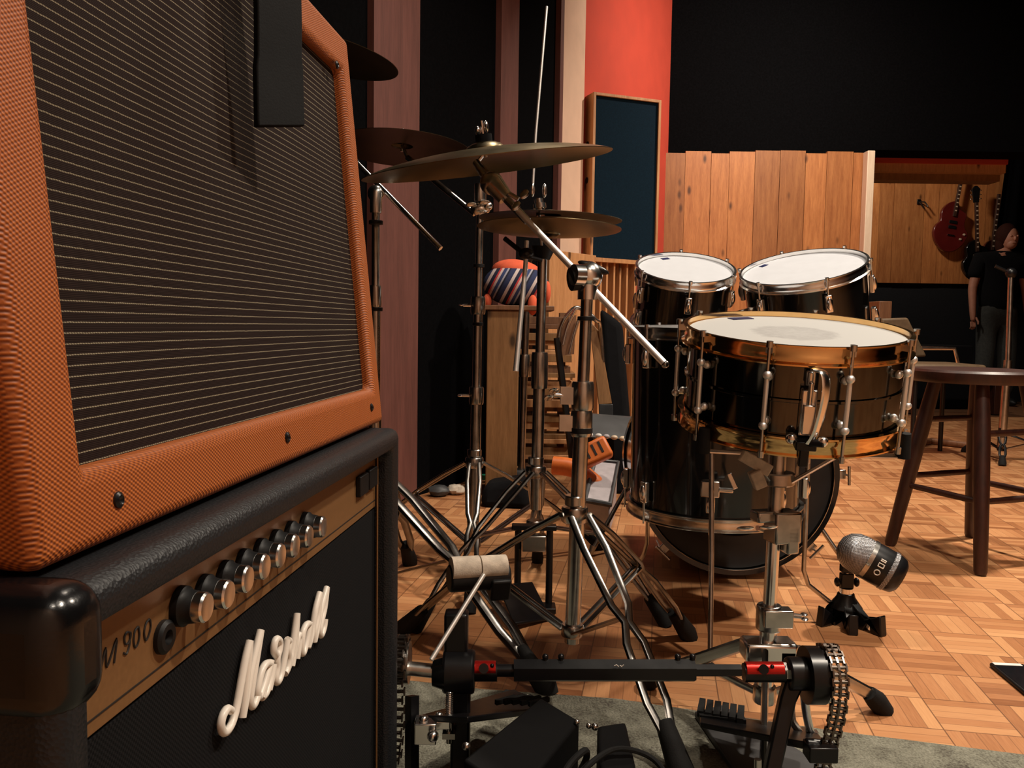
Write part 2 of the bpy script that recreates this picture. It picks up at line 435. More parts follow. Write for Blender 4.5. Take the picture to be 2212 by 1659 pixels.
# back wall: a half wall of vertical pine boards with black cloth above
YB = 6.0
pe = [1405, 1429, 1481, 1537, 1576.5, 1632, 1686, 1741, 1787, 1844, 1876]
tp = [330, 330, 326, 331, 327, 325, 325, 331, 327, 330]
m = MB(); tints = []
for i in range(len(pe)-1):
    a = VY(pe[i], tp[i], YB); b = VY(pe[i+1], tp[i], YB); g = .0015; off = random.uniform(0, .008)
    m.bb((a.x+g, YB-off, 0), (b.x-g, YB+.03, a.z))
    tints.append((a.x, b.x, random.choice([.62, .80, .95, 1.1, .9, 1.05, .75])))
o = struct('wall_back', m, 'pine')
def tint_fn(c):
    for a, b, t in tints:
        if a <= c.x <= b: return (t, t*.97, t*.93, 1)
    return (1, 1, 1, 1)
add_tint(o, tint_fn)
zt = VY(1430, 338, YB).z
struct('wall_back_upper', MB().bb((.9, YB+.035, 0), (VY(1878, 300, YB).x, YB+.10, 3.2)), 'wall_black')
# header over the alcove
xa = VY(1893, 400, 6.2).x
zh = VY(2000, 336, 6.2).z
struct('wall_header', MB().bb((VY(1878, 300, YB).x, YB+.035, zh), (6.2, 6.30, 3.2)), 'wall_black')
zb1 = VY(2000, 352, 6.3).z; zb2 = VY(2000, 378, 6.45).z; zb3 = VY(2000, 392, 6.45).z
xe = VY(2176, 400, 6.3).x
struct('trim_6', MB().bb((xa-.02, 6.305, zb1), (xe, 6.38, zh+.03)), 'wall_red')
o = struct('trim_7', MB().bb((xa-.02, 6.33, zb2), (xe, 6.48, zb1)), 'pine_frame')
struct('trim_8', MB().bb((xa-.02, 6.40, zb3), (xe, 6.55, zb2)), 'ply')
# alcove
YA = 8.4
m = MB(); tints = []
ae = [1840, 1870, 1901, 1932, 1998, 2030, 2057, 2132, 2175, 2215, 2250]
zp0 = VY(2000, 612, YA).z
for i in range(len(ae)-1):
    a = VY(ae[i], 400, YA); b = VY(ae[i+1], 400, YA)
    m.bb((a.x+.002, YA-random.uniform(0, .01), zp0), (b.x-.002, YA+.03, 2.75)); tints.append((a.x, b.x, random.choice([.85, 1.1, 1.0, .95, 1.15])))
o = struct('wall_alcove', m, 'pine'); add_tint(o, tint_fn)
struct('wall_alcove_lower', MB().bb((2.3, YA+.031, 0), (6.2, YA+.12, 3.2)), 'wall_grey')
struct('wall_right', MB().bb((6.2, -1.2, 0), (6.3, 9.2, 3.2)), 'wall_black')
struct('wall_rear', MB().bb((-3.2, -1.3, 0), (6.2, -1.2, 3.2)), 'wall_beige')  # unseen wall, coloured pale to give the chrome something bright to reflect
struct('wall_side', MB().bb((2.35, 6.32, 0), (2.45, YA, 3.2)), 'wall_grey')
# white post between pine wall and alcove
p0 = VY(1877, 330, 5.92); p1 = VY(1893, 330, 5.92)
struct('trim_9', MB().bb((p0.x-.015, 5.90, 0), (p1.x-.015, 5.98, VY(1885, 325, 5.9).z)), 'pine_pale', .004)
# black curtain at the right of the alcove
xc = VY(2172, 400, 7.0).x
xc = VY(2168, 400, 8.2).x
m = MB(); n = 60; vs = []
for i in range(n+1):
    x = xc + .02 + i*(2.4/n); y = 8.22 + .035*math.sin(i*1.1) + .02*math.sin(i*2.7)
    vs.append((x, y))
for i in range(n):
    (x0, y0), (x1, y1) = vs[i], vs[i+1]; s0 = .10*max(0, 1-i/12); s1 = .10*max(0, 1-(i+1)/12)
    m.hexa([(x0-s0, y0, 1.05), (x1-s1, y1, 1.05), (x1-s1, y1+.01, 1.05), (x0-s0, y0+.01, 1.05), (x0+s0*.6, y0, 3.0), (x1+s1*.6, y1, 3.0), (x1+s1*.6, y1+.01, 3.0), (x0+s0*.6, y0+.01, 3.0)])
bmesh.ops.remove_doubles(m.bm, verts=m.bm.verts, dist=.0005)
solo('curtain', m, 'wall_black', 'heavy black curtain drawn at the right side of the guitar alcove', 'curtain')
# dark rug in the alcove
solo('alcove_rug', MB().bb((2.5, 6.9, .0), (6.1, 8.35, .003)), 'ply_dark', 'dark brown mat covering the floor below the wall guitars', 'mat')
# grey rug under the pedals
c = [G(880, 1478), G(1040, 1497), G(1330, 1518), G(1800, 1588), G(2212, 1640), G(2330, 1655)]
poly = [(-.9, c[0].y+.03)] + [(p.x, p.y) for p in c] + [(1.9, .2), (-.9, .2)]
solo('rug', MB().prism(poly, 0, .008), 'rug', 'worn grey green patterned rug under the double pedal', 'rug')

# ================================================================ AMPLIFIERS
AD = R(5.8)
AM = Matrix.Rotation(PI/2-AD, 4, 'Z')          # local x runs along the fronts, local y goes into the cabinets
AMI = AM.inverted()
def amp_hit(px, py, D, lean=0., z0=0.):
    """point of the plane y = D + lean*(z-z0) in amp space"""
    o = AMI @ CP; d = (AMI.to_3x3() @ ray(px, py))
    t = (D + lean*(o.z-z0) - o.y)/(d.y - lean*d.z); return o + d*t
marshall = thing('combo_amplifier', 'black vinyl combo amplifier with gold control panel standing under the orange one', 'amplifier', None, mat=AM)
S0, S1 = .368, 1.072; DF = .2555; DP = .280; ZT = .564
cab = MB()
def roundbox(m, lo, hi, r, k=5):
    """box whose edges along y at its corners are rounded in the x-z plane"""
    poly = []
    for cx, cz, a0 in ((hi[0]-r, hi[2]-r, 0), (lo[0]+r, hi[2]-r, 90), (lo[0]+r, lo[2]+r, 180), (hi[0]-r, lo[2]+r, 270)):
        for i in range(k+1):
            a = R(a0+90*i/k); poly.append((cx+r*math.cos(a), cz+r*math.sin(a)))
    # prism in xz, extruded along y
    T = Matrix(((1, 0, 0, 0), (0, 0, 1, 0), (0, 1, 0, 0), (0, 0, 0, 1)))
    m.prism(poly, lo[1], hi[1], T); return m
body = MB().bb((S0, DP+.012, .045), (S1, DP+.25, ZT-.016))
obj('cabinet', body, 'tolex', marshall, .012, local=True, seg=4)
def ring(m, s0, s1, z0, z1, a0, a1, b0, b1, y0, y1, fn=lambda z: 0.):
    O = [(s0, z0), (s1, z0), (s1, z1), (s0, z1)]; I = [(a0, b0), (a1, b0), (a1, b1), (a0, b1)]
    v = {}
    for nm, L in (('O', O), ('I', I)):
        for i, (s, z) in enumerate(L):
            v[nm+'f%d' % i] = m.bm.verts.new((s, fn(z)+y0, z)); v[nm+'b%d' % i] = m.bm.verts.new((s, fn(z)+y1, z))
    F = m.bm.faces.new
    for i in range(4):
        j = (i+1) % 4
        F((v['Of%d' % i], v['Of%d' % j], v['If%d' % j], v['If%d' % i])); F((v['Ob%d' % i], v['Ib%d' % i], v['Ib%d' % j], v['Ob%d' % j]))
        F((v['Of%d' % i], v['Ob%d' % i], v['Ob%d' % j], v['Of%d' % j])); F((v['If%d' % i], v['If%d' % j], v['Ib%d' % j], v['Ib%d' % i]))
    return m
fr = ring(MB(), S0, S1, .045, ZT, S0+.031, S1-.033, .075, ZT-.028, DF, DP+.036)
obj('front_surround', fr, 'tolex', marshall, .0132, local=True, seg=4)
pan = obj('control_panel', MB().bb((S0+.035, DP, .465), (S1-.035, DP+.008, .540)), 'panel_gold', marshall, .0006, local=True)
obj('grille_cloth', MB().bb((S0+.035, DP+.001, .076), (S1-.035, DP+.010, .462)), 'blackgrille', marshall, local=True)
obj('piping', MB().tube([(S1-.0365, DP-.003, .08), (S1-.0365, DP-.003, .536)], .0013, 6), 'panel_gold', marshall, local=True, label='thin gold piping')
# lines engraved on the panel
ln = MB(); ln.bb((S0+.036, DP-.0006, .4735), (S1-.036, DP, .4745)); ln.bb((.56, DP-.0006, .530), (S1-.09, DP, .5307))
obj('panel_line', ln, 'ink', pan, local=True)
kn = [(447, 1312), (495, 1284), (537, 1251), (574, 1224), (608, 1200), (639, 1179), (669, 1159), (699, 1138)]
for px, py in kn:
    h = amp_hit(px, py, DP-.020)
    T = frame((h.x, DP, h.z), (0, -1, 0))
    k = obj('knob', MB().lathe([(0, 0), (.0138, 0), (.0138, .005), (.0118, .007), (.0108, .013), (0, .013)], T, 24), 'black_plastic', pan, local=True)
    cpm = MB().lathe([(0, .013), (.0104, .013), (.0104, .0190), (.0092, .0205), (0, .0198)], T, 24)
    cpk = obj('knob_cap', cpm, 'chrome', k, local=True, label='silver cap')
h = amp_hit(356, 1376, DP-.002); T = frame((h.x, DP, h.z), (0, -1, 0))
obj('jack_socket', MB().lathe([(0, 0), (.0112, 0), (.0112, .003), (.009, .005), (.005, .005), (.004, .001), (0, .001)], T, 24), 'black_plastic', pan, local=True)
for px, py in ((783, 1047), (803, 1032)):
    h = amp_hit(px, py, DP-.003)
    obj('rocker_switch', MB().box((h.x, DP-.003, h.z), (.036, .006, .024)), 'black_plastic', pan, .001, local=True)
# lettering
def traced(pts, zs, ox, oy, D):
    return [amp_hit(ox+x/zs, oy+y/zs, D) for x, y in pts]
SC = 4.367
strokes = [
 [(215, 1290), (180, 1272), (140, 1330), (120, 1420), (138, 1492), (178, 1480), (225, 1400), (265, 1260), (310, 1010), (350, 800), (392, 630)],
 [(392, 630), (372, 860), (350, 1080), (322, 1352)],
 [(322, 1352), (365, 1120), (415, 850), (495, 530)],
 [(495, 530), (455, 780), (410, 1060), (395, 1190), (410, 1248), (440, 1215), (475, 1120)],
 [(585, 850), (548, 845), (510, 900), (478, 1010), (462, 1110), (480, 1160), (520, 1060), (560, 930), (592, 815)],
 [(592, 815), (560, 960), (525, 1080), (505, 1165)],
 [(505, 1165), (545, 1120), (585, 1000), (615, 850)],
 [(615, 850), (600, 960), (570, 1095)],
 [(640, 765), (618, 720), (628, 640), (652, 612), (676, 650), (668, 720), (650, 790), (648, 880), (632, 990), (650, 1020), (682, 960), (715, 800), (745, 620)],
 [(745, 620), (765, 640), (755, 720), (760, 800), (745, 890), (722, 940)],
 [(722, 940), (752, 880), (785, 740), (812, 560), (838, 372)],
 [(838, 372), (826, 560), (806, 740), (786, 868)],
 [(786, 868), (815, 720), (848, 580), (862, 600), (852, 680), (835, 800)],
 [(950, 470), (925, 478), (895, 540), (880, 640), (880, 740), (900, 735), (930, 620), (958, 460)],
 [(958, 460), (955, 560), (940, 692)],
 [(940, 692), (975, 560), (1010, 340), (1052, 175)],
 [(1052, 175), (1035, 380), (1005, 540), (998, 640)],
 [(998, 640), (1030, 500), (1070, 300), (1118, 125)],
 [(1118, 125), (1095, 320), (1065, 450), (1050, 540), (1064, 580), (1090, 510), (1102, 425)]]
lg = MB()
for st in strokes:
    pts = smooth_path(traced(st, SC, 450, 1240, DP-.0045), 5)
    lg.tube(pts, .0033, 8)
obj('logo_script', lg, 'logo_white', marshall, local=True, label='raised white script logo', ang=70)
SC2 = 4.147
tx = MB()
txs = [[(335, 690), (305, 690), (285, 735), (292, 790), (318, 785), (340, 730), (338, 690), (332, 790), (305, 880), (278, 872)],
       [(405, 640), (378, 680), (368, 760), (380, 822), (405, 790), (420, 710), (412, 645), (405, 640)],
       [(505, 572), (478, 612), (462, 690), (475, 760), (500, 720), (520, 640), (516, 580), (505, 572)],
       [(75, 1010), (118, 830), (128, 1000), (215, 745), (192, 965)],
       [(45, 858), (70, 862), (62, 905)]]
for st in txs:
    pts = smooth_path(traced(st, SC2, 200, 1200, DP-.0004), 4); tx.tube(pts, .0007, 5)
obj('panel_lettering', tx, 'ink', pan, local=True, label='black engraved model lettering')
# corner protectors and casters
for (s, sg) in ((S0, 1), (S1, -1)):
    if sg == 1:
        m = MB().bb((s-.0035, DF-.0035, ZT-.066), (s+.043, DF+.075, ZT+.003))
        obj('corner_protector', m, 'gloss_vinyl', marshall, .0185, local=True, label='glossy black plastic corner', seg=6)
for s in (S0+.06, S1-.06):
    for y in (DF+.06, DP+.20):
        obj('caster', MB().cyl((s-.011, y, .0285), (s+.011, y, .0285), .020, n=20).bb((s-.015, y-.015, .02), (s+.015, y+.015, .0445)), 'rubber', marshall, .002, local=True)

tweed = thing('guitar_amplifier', 'large orange tweed guitar amplifier with striped brown grille on top of the black amplifier', 'amplifier', None, mat=AM)
Z0, Z1 = .568, 1.068; T0, T1 = .392, 1.088; LEAN = .10; DB = .283
def dfront(z): return DB + LEAN*(z-Z0)
def slanted(m, s0, s1, z0, z1, inset, depth):
    m.hexa([(s0, dfront(z0)+inset, z0), (s1, dfront(z0)+inset, z0), (s1, dfront(z0)+inset+depth, z0), (s0, dfront(z0)+inset+depth, z0),
            (s0, dfront(z1)+inset, z1), (s1, dfront(z1)+inset, z1), (s1, dfront(z1)+inset+depth, z1), (s0, dfront(z1)+inset+depth, z1)]); return m
m = MB()
m.hexa([(T0, dfront(Z0)+.022, Z0), (T1, dfront(Z0)+.022, Z0), (T1, DB+.30, Z0), (T0, DB+.30, Z0), (T0, dfront(Z1)+.022, Z1), (T1, dfront(Z1)+.022, Z1), (T1, DB+.28, Z1), (T0, DB+.28, Z1)])
obj('cabinet', m, 'tweed', tweed, .020, local=True, seg=5)
gs0, gs1, gz0, gz1 = .443, 1.055, .614, 1.020
# front frame as one ring with a rectangular opening
obj('front_frame', ring(MB(), T0, T1, Z0, Z1, gs0, gs1, gz0, gz1, 0, .030, dfront), 'tweed', tweed, .0085, local=True, seg=4)
obj('grille_cloth', slanted(MB(), gs0-.004, gs1+.004, gz0-.004, gz1+.004, .014, .006), 'grille', tweed, local=True)
for px, py in ((255, 1080), (620, 945), (802, 880), (727, 140)):
    h = amp_hit(px, py, DB, LEAN, Z0); T = frame((h.x, h.y, h.z), (0, -1, LEAN))
    obj('screw', MB().lathe([(0, 0), (.0052, 0), (.0050, .0012), (.0030, .0024), (.0012, .0012), (0, .0012)], T, 14), 'black_metal', tweed, local=True)
for s in (T0+.035, T1-.03):
    obj('rubber_foot', MB().cyl((s, DB+.05, ZT-.016), (s, DB+.05, Z0+.004), .012, n=14), 'felt' if s > 1 else 'rubber', tweed, local=True)
    obj('rubber_foot', MB().cyl((s, DB+.23, ZT-.016), (s, DB+.23, Z0+.004), .012, n=14), 'rubber', tweed, local=True)
# strap hanging over the front
M['strap_leather'] = plain('black_strap_leather', (.0022, .0022, .0026, 1), .7, 0, .2, 60, .2, spec=.15)
sp_ = thing('leather_strap', 'wide black leather strap hanging down over the striped grille', 'strap', None, mat=AM)
m = MB(); path = []
zt_ = Z1+.006
ctr = [(.750, dfront(1.07)+.12, zt_+.0), (.750, dfront(1.07)+.03, zt_+.006), (.750, dfront(1.07)-.025, zt_-.004), (.750, dfront(1.03)-.032, 1.045), (.750, dfront(.98)-.030, .985), (.748, dfront(.93)-.026, .930), (.743, dfront(.88)-.024, .876)]
ctr = smooth_path(ctr, 6)
wv = Vector((.85, -.42, .20)); prev = None
for i, c in enumerate(ctr):
    t = (ctr[min(i+1, len(ctr)-1)]-ctr[max(i-1, 0)]).normalized()
    nrm = t.cross(wv.normalized()).normalized()*.0035
    ww = wv.normalized()*(.027 + (.0015 if i > len(ctr)-8 else 0))
    cur = [m.bm.verts.new(c-ww*.98-nrm), m.bm.verts.new(c+ww-nrm), m.bm.verts.new(c+ww+nrm), m.bm.verts.new(c-ww*.98+nrm)]
    if prev:
        for k in range(4): m.bm.faces.new((prev[k], prev[(k+1) % 4], cur[(k+1) % 4], cur[k]))
    else: m.bm.faces.new(cur[::-1])
    prev = cur
m.bm.faces.new(prev)
obj('strap', m, 'strap_leather', sp_, .0015, local=True, ang=50)
h = amp_hit(560, 186, DB-.010, LEAN, Z0)
obj('stud', MB().ball(h, .003, (1, 1, 2.5)), 'chrome', sp_, local=True)

# ================================================================ DRUMS
def hoop_prof(r, h, t=.0022, fl=.007, up=1):
    # triple flanged hoop
    return [(r, 0), (r+fl, 0), (r+fl, -t), (r+t, -t), (r+t, -h*.55), (r+.004, -h*.62), (r+.004, -h+.003), (r+fl+.002, -h), (r+fl+.002, -h-t), (r+.0, -h-t)]
def drum(root, T, r, h, shell_mat, hoop_mat, head_mat, nl, lug='tube', headz=.012, hh=.030, lugmat='chrome', tubemat='bright_steel', a0=0, bottom=True, skip=()):
    """T: frame at the centre of the top rim, z up along the axis"""
    S = lambda z: T @ Matrix.Translation((0, 0, z))
    obj('shell', MB().lathe([(0, -headz-.004), (r-.006, -headz-.004), (r-.002, -headz-.006), (r-.002, -h+headz), (0, -h+headz)], T, 64), shell_mat, root)
    obj('batter_head', MB().lathe([(0, -headz), (r-.012, -headz), (r-.002, -headz+.001), (r+.001, -headz-.006), (r-.002, -headz-.008)], T, 64), head_mat, root)
    obj('top_hoop', MB().lathe(hoop_prof(r+.001, hh), T, 64, closed=True), hoop_mat, root, ang=50)
    if bottom:
        B = T @ Matrix.Translation((0, 0, -h)) @ Matrix.Rotation(PI, 4, 'X')
        obj('bottom_hoop', MB().lathe(hoop_prof(r+.001, hh), B, 64, closed=True), hoop_mat, root, ang=50)
        obj('bottom_head', MB().lathe([(0, -headz), (r-.012, -headz), (r, -headz-.004), (0, -headz-.005)], B, 48), head_mat, root)
    for i in range(nl):
        a = a0+2*PI*i/nl; ca, sa = math.cos(a), math.sin(a)
        q = lambda rr, z: T @ Vector((rr*ca, rr*sa, z))
        zu, zl = (-hh-.012, -h+hh+.012) if lug != 'tube' else (-hh-.001, -h+hh+.001)
        if lug == 'tube':
            l = obj('lug', MB().cyl(q(r+.014, zu-.016), q(r+.014, zl+.016), .0038, n=12).ball(q(r+.014, zu-.017), .0068).ball(q(r+.014, zl+.017), .0068).ball(q(r+.002, zu-.022), .0062).ball(q(r+.002, zl+.022), .0062)
                    .cyl(q(r, zu-.018), q(r+.014, zu-.018), .003, n=8).cyl(q(r, zl+.018), q(r+.014, zl+.018), .003, n=8), tubemat, root)
            obj('tension_rod', MB().cyl(q(r+.014, zu-.016), q(r+.014, .003), .0026, n=10).cyl(q(r+.014, -.004), q(r+.014, .005), .0052, n=12)
                .box((0, 0, 0), (.012, .010, .010), frame(q(r+.009, -.008), T.to_3x3() @ Vector((0, 0, 1)), T.to_3x3() @ Vector((ca, sa, 0)))), lugmat, l)
            if bottom:
                obj('tension_rod', MB().cyl(q(r+.014, zl+.016), q(r+.014, -h-.003), .0026, n=10).cyl(q(r+.014, -h-.004), q(r+.014, -h+.006), .0050, n=12), lugmat, l)
        else:
            zz = zu-.03
            F = frame(q(r+.004, zz), T.to_3x3() @ Vector((0, 0, 1)), T.to_3x3() @ Vector((ca, sa, 0)))
            l = obj('lug', MB().box((.006, 0, 0), (.014, .020, .050), F).ball((.011, 0, .0), .009, (1, 1, 2.2), F), lugmat, root, .003)
            obj('tension_rod', MB().cyl(q(r+.012, zz+.02), q(r+.012, .004), .0028, n=10).cyl(q(r+.012, -.003), q(r+.012, .006), .0055, n=12), lugmat, l)
            if bottom:
                z2 = zl+.03; F = frame(q(r+.004, z2), T.to_3x3() @ Vector((0, 0, 1)), T.to_3x3() @ Vector((ca, sa, 0)))
                l = obj('lug', MB().box((.006, 0, 0), (.014, .020, .050), F).ball((.011, 0, .0), .009, (1, 1, 2.2), F), lugmat, root, .003)
                obj('tension_rod', MB().cyl(q(r+.012, z2), q(r+.012, -h-.004), .0028, n=10), lugmat, l)

# snare
cS = P(1718, 706, 1.385); nS = disk_normal(cS, 5.3, .152)
TS = frame(cS, nS, (1, 0, 0)); rS = .1745
snare = thing('snare_drum', 'black nickel snare drum with gold hoops and white head in front', 'snare drum', cS - nS*.17)
drum(snare, TS, rS, .170, 'black_nickel', 'brass', 'drumhead', 10, 'tube', lugmat='chrome_dull', a0=R(-83), headz=.010, hh=.028)
obj('shell_bead', MB().lathe([(rS-.003, -.081), (rS+.0015, -.083), (rS+.0015, -.087), (rS-.003, -.089)], TS, 64, closed=True), 'black_nickel', snare)
# head markings: worn grey smudge ring and a blue label
def mk_worn():
    t = NT('worn_drumhead'); v = t.obj(); l = t.n('ShaderNodeVectorMath', operation='LENGTH'); t.link(v, l.inputs[0])
    n = t.noise(v, 30, 5, .7); n2 = t.noise(v, 90, 4, .7)
    m1 = t.ramp(t.math('MULTIPLY_ADD', n, .05, l.outputs['Value']), [(.045, (.7, .7, .7, 1)), (.085, (1, 1, 1, 1)), (.098, (0, 0, 0, 1))])
    f = t.math('MULTIPLY', m1, t.math('MULTIPLY', n2, .8))
    t.b.inputs['Specular IOR Level'].default_value = .25; t.set(t.mix(f, (.44, .44, .43, 1), (.20, .19, .19, 1)), .6, 0); return t.m
for ch in snare.children:
    if ch.name.startswith('batter_head'):
        ch.data.materials[0] = mk_worn()
        # give the head its own origin at its centre so the wear sits there
        off = MW[snare].inverted() @ TS
        ch.data.transform(off.inverted()); ch.matrix_parent_inverse = Matrix.Identity(4); ch.matrix_local = off
e = TS.inverted().to_3x3() @ Vector((-.35, 1, 0)); e.z = 0; e.normalize()
F = frame(TS @ (e*(rS-.020) + Vector((0, 0, -.0094))), nS, TS.to_3x3() @ Vector((-e.y, e.x, 0)))
obj('head_badge', MB().box((0, 0, 0), (.044, .020, .0012), F), 'blue_ink', snare, label='small blue oblong label')
# throw-off
dirc = TS.inverted().to_3x3() @ Vector((-.18, -1, 0)); dirc.z = 0; dirc.normalize()
F = frame(TS @ (dirc*(rS+.002) + Vector((0, 0, -.085))), nS, TS.to_3x3() @ dirc)      # x outward, z up
thr = obj('throw_off', MB().box((.010, 0, -.012), (.018, .022, .070), F).box((.022, 0, -.020), (.012, .018, .045), F).cyl(F @ Vector((.010, 0, .028)), F @ Vector((.010, 0, .050)), .007, n=14).cyl(F @ Vector((.022, 0, -.03)), F @ Vector((.022, 0, .036)), .004, n=10), 'chrome', snare, .002)
lv = smooth_path([F @ Vector(p) for p in ((.018, .002, .054), (.028, .014, .052), (.034, .018, .038), (.034, .018, .01), (.030, .012, -.035), (.026, .004, -.055))], 5)
obj('lever', MB().tube(lv, .0105, 12, sq=(.28, 1)), 'chrome', thr, label='curved chrome lever')
obj('strap_clamp', MB().box((.014, 0, -.060), (.030, .030, .014), F).box((.012, 0, -.078), (.014, .014, .034), F).cyl(F @ Vector((.018, -.012, -.056)), F @ Vector((.034, .024, -.052)), .006, n=12), 'black_metal', thr, .002)
obj('knob', MB().ball(F @ Vector((.016, -.020, -.052)), .009), 'chrome', thr)
obj('knob', MB().ball(F @ Vector((.030, .022, -.050)), .008), 'chrome', thr)

# rack toms
T1c = P(1481, 576, 2.50); n1 = disk_normal(T1c, 6.5, .30); r1 = .1415
T2c = P(1734, 574, 2.42); n2 = disk_normal(T2c, -5.5, .265); r2 = .172
tomA = thing('rack_tom', 'smaller black rack tom with white head, next to the blue panel', 'tom drum', T1c-n1*.21)
drum(tomA, frame(T1c, n1), r1, .21, 'black_lacquer', 'chrome', 'drumhead', 6, 'cast', a0=R(-95), hh=.026)
tomB = thing('rack_tom', 'wider black rack tom with white head, directly behind the snare drum', 'tom drum', T2c-n2*.23)
drum(tomB, frame(T2c, n2), r2, .23, 'black_lacquer', 'chrome', 'drumhead', 6, 'cast', a0=R(-88), hh=.026)
for tc, n_, r_, par, dx in ((T1c, n1, r1, tomA, -.35), (T2c, n2, r2, tomB, -.55)):
    T = frame(tc, n_); e = T.inverted().to_3x3() @ Vector((dx, 1, 0)); e.z = 0; e.normalize()
    F = frame(T @ (e*(r_-.022) + Vector((0, 0, -.0115))), n_, T.to_3x3() @ Vector((-e.y, e.x, 0)))
    obj('head_badge', MB().box((0, 0, 0), (.026, .016, .001), F), 'blue_ink', par, label='small blue maker mark')

# bass drum
cB = P(1590, 1036, 2.33); cB.z = .292
bass = thing('bass_drum', 'large black bass drum with dark head facing the stool', 'bass drum', (cB.x, cB.y+.2, 0))
TB = frame(cB, (-.05, -1, .02), (1, 0, 0)); rB = .280
obj('shell', MB().lathe([(0, -.008), (rB-.006, -.010), (rB-.006, -.42), (0, -.42)], TB, 72), 'black_lacquer', bass)
obj('batter_head', MB().lathe([(0, -.002), (.195, -.002), (.197, -.0035), (rB-.03, -.0035), (rB-.018, .001), (rB-.012, -.004)], TB, 72), 'black_head', bass)
obj('muffle_patch', MB().lathe([(0, 0), (.170, 0), (.172, -.002), (0, -.002)], TB @ Matrix.Translation((0, 0, .001)), 72), 'wall_black', bass, label='darker round centre patch')
hp = [(rB-.014, .012), (rB, .014), (rB+.001, -.028), (rB-.010, -.030)]
obj('batter_hoop', MB().lathe(hp, TB, 72, closed=True), 'black_lacquer', bass)
obj('hoop_inlay', MB().lathe([(rB-.0155, .0115), (rB-.0145, .0130), (rB-.0130, .0125)], TB, 72, closed=True), 'chrome_dull', bass)
obj('front_hoop', MB().lathe(hp, TB @ Matrix.Translation((0, 0, -.415)), 72, closed=True), 'black_lacquer', bass)
for i in range(8):
    a = R(2 + 45*i); ca, sa = math.cos(a), math.sin(a); q = lambda rr, z: TB @ Vector((rr*ca, rr*sa, z))
    F = frame(q(rB+.004, .004), TB.to_3x3() @ Vector((0, 0, 1)), TB.to_3x3() @ Vector((ca, sa, 0)))
    if q(rB+.02, 0).z < .02: continue
    cl = obj('claw_hook', MB().box((.002, 0, .006), (.022, .026, .007), F).box((.010, 0, -.010), (.007, .024, .034), F), 'chrome_dull', bass, .002)
    obj('t_rod', MB().cyl(q(rB+.016, .034), q(rB+.016, -.11), .003, n=10).cyl(F @ Vector((.014, -.026, .030)), F @ Vector((.014, .026, .030)), .0042, n=10), 'chrome_dull', cl)
obj('tom_mount', MB().cyl((cB.x-.05, cB.y+.16, .55), (cB.x-.05, cB.y+.16, .74), .013).box((cB.x-.05, cB.y+.16, .575), (.09, .09, .02)).tube([(cB.x-.05, cB.y+.16, .72), T1c-n1*.13+Vector((.10, 0, 0))], .010).tube([(cB.x-.05, cB.y+.16, .72), T2c-n2*.13-Vector((.13, 0, 0))], .010), 'chrome_dull', bass)
for sx in (-1, 1):
    x0 = cB.x+sx*(rB-.01)
    obj('spur', MB().tube([(x0-sx*.02, cB.y+.30, .22), (x0+sx*.11, cB.y+.20, .012)], .007).tube([(x0+sx*.105, cB.y+.204, .03), (x0+sx*.116, cB.y+.196, 0.0)], [.012, .006]), 'chrome_dull', bass)

# floor tom
cF = P(1549, 701, 2.02); cF = Vector((cF.x, cF.y, .705)); nF = Vector((-.012, -.02, 1)).normalized(); rF = .204
ftom = thing('floor_tom', 'tall black floor tom on three bent chrome legs behind the snare drum', 'floor tom', (cF.x, cF.y, 0))
drum(ftom, frame(cF, nF), rF, .455, 'black_lacquer', 'chrome_dull', 'drumhead', 8, 'cast', a0=R(-105), hh=.028)
for (tx_, ty_, fx, fy) in ((1535, 1462, 0, 0), (1832, 1345, 0, 0), (1362, 1255, 0, 0)):
    foot = G(tx_, ty_)
    d = Vector((foot.x-cF.x, foot.y-cF.y, 0)); dd = d.normalized()
    att = Vector((cF.x, cF.y, 0)) + dd*(rF+.018)
    topz = .455
    if tx_ == 1535:
        pth = [att+Vector((0, 0, .46)), att+Vector((0, 0, .20)), att+dd*.05+Vector((0, 0, .10)), foot+Vector((0, 0, .01))]
        att2 = P(1537, 1060, 1.80)
        pth = [P(1537, 970, 1.79), P(1537, 1200, 1.785), P(1535, 1330, 1.755), P(1534, 1455, 1.70)]
        att = Vector((pth[0].x, pth[0].y, 0))
    else:
        pth = [att+Vector((0, 0, .47)), att+Vector((0, 0, .12)), att+dd*.012+Vector((0, 0, .085)), foot+Vector((0, 0, .014))]
    lg_ = obj('leg', MB().tube(pth, .0058, 10), 'chrome_dull', ftom)
    obj('leg_foot', MB().tube([pth[-1]+Vector((0, 0, .02)), Vector((pth[-1].x, pth[-1].y, 0))], [.009, .012], 12), 'rubber', lg_)
    F = frame(att+Vector((0, 0, .354 if tx_ == 1535 else .40))-dd*.012, (0, 0, 1), dd)
    br = obj('leg_bracket', MB().box((.002, 0, 0), (.026, .040, .036), F), 'chrome_dull', ftom, .003)
    obj('wing_nut', MB().box((.016, .050, 0), (.005, .010, .036), F @ Matrix.Rotation(R(25), 4, 'X')).cyl(F @ Vector((.012, .018, 0)), F @ Vector((.014, .048, 0)), .006, n=10), 'chrome', br, .0015)

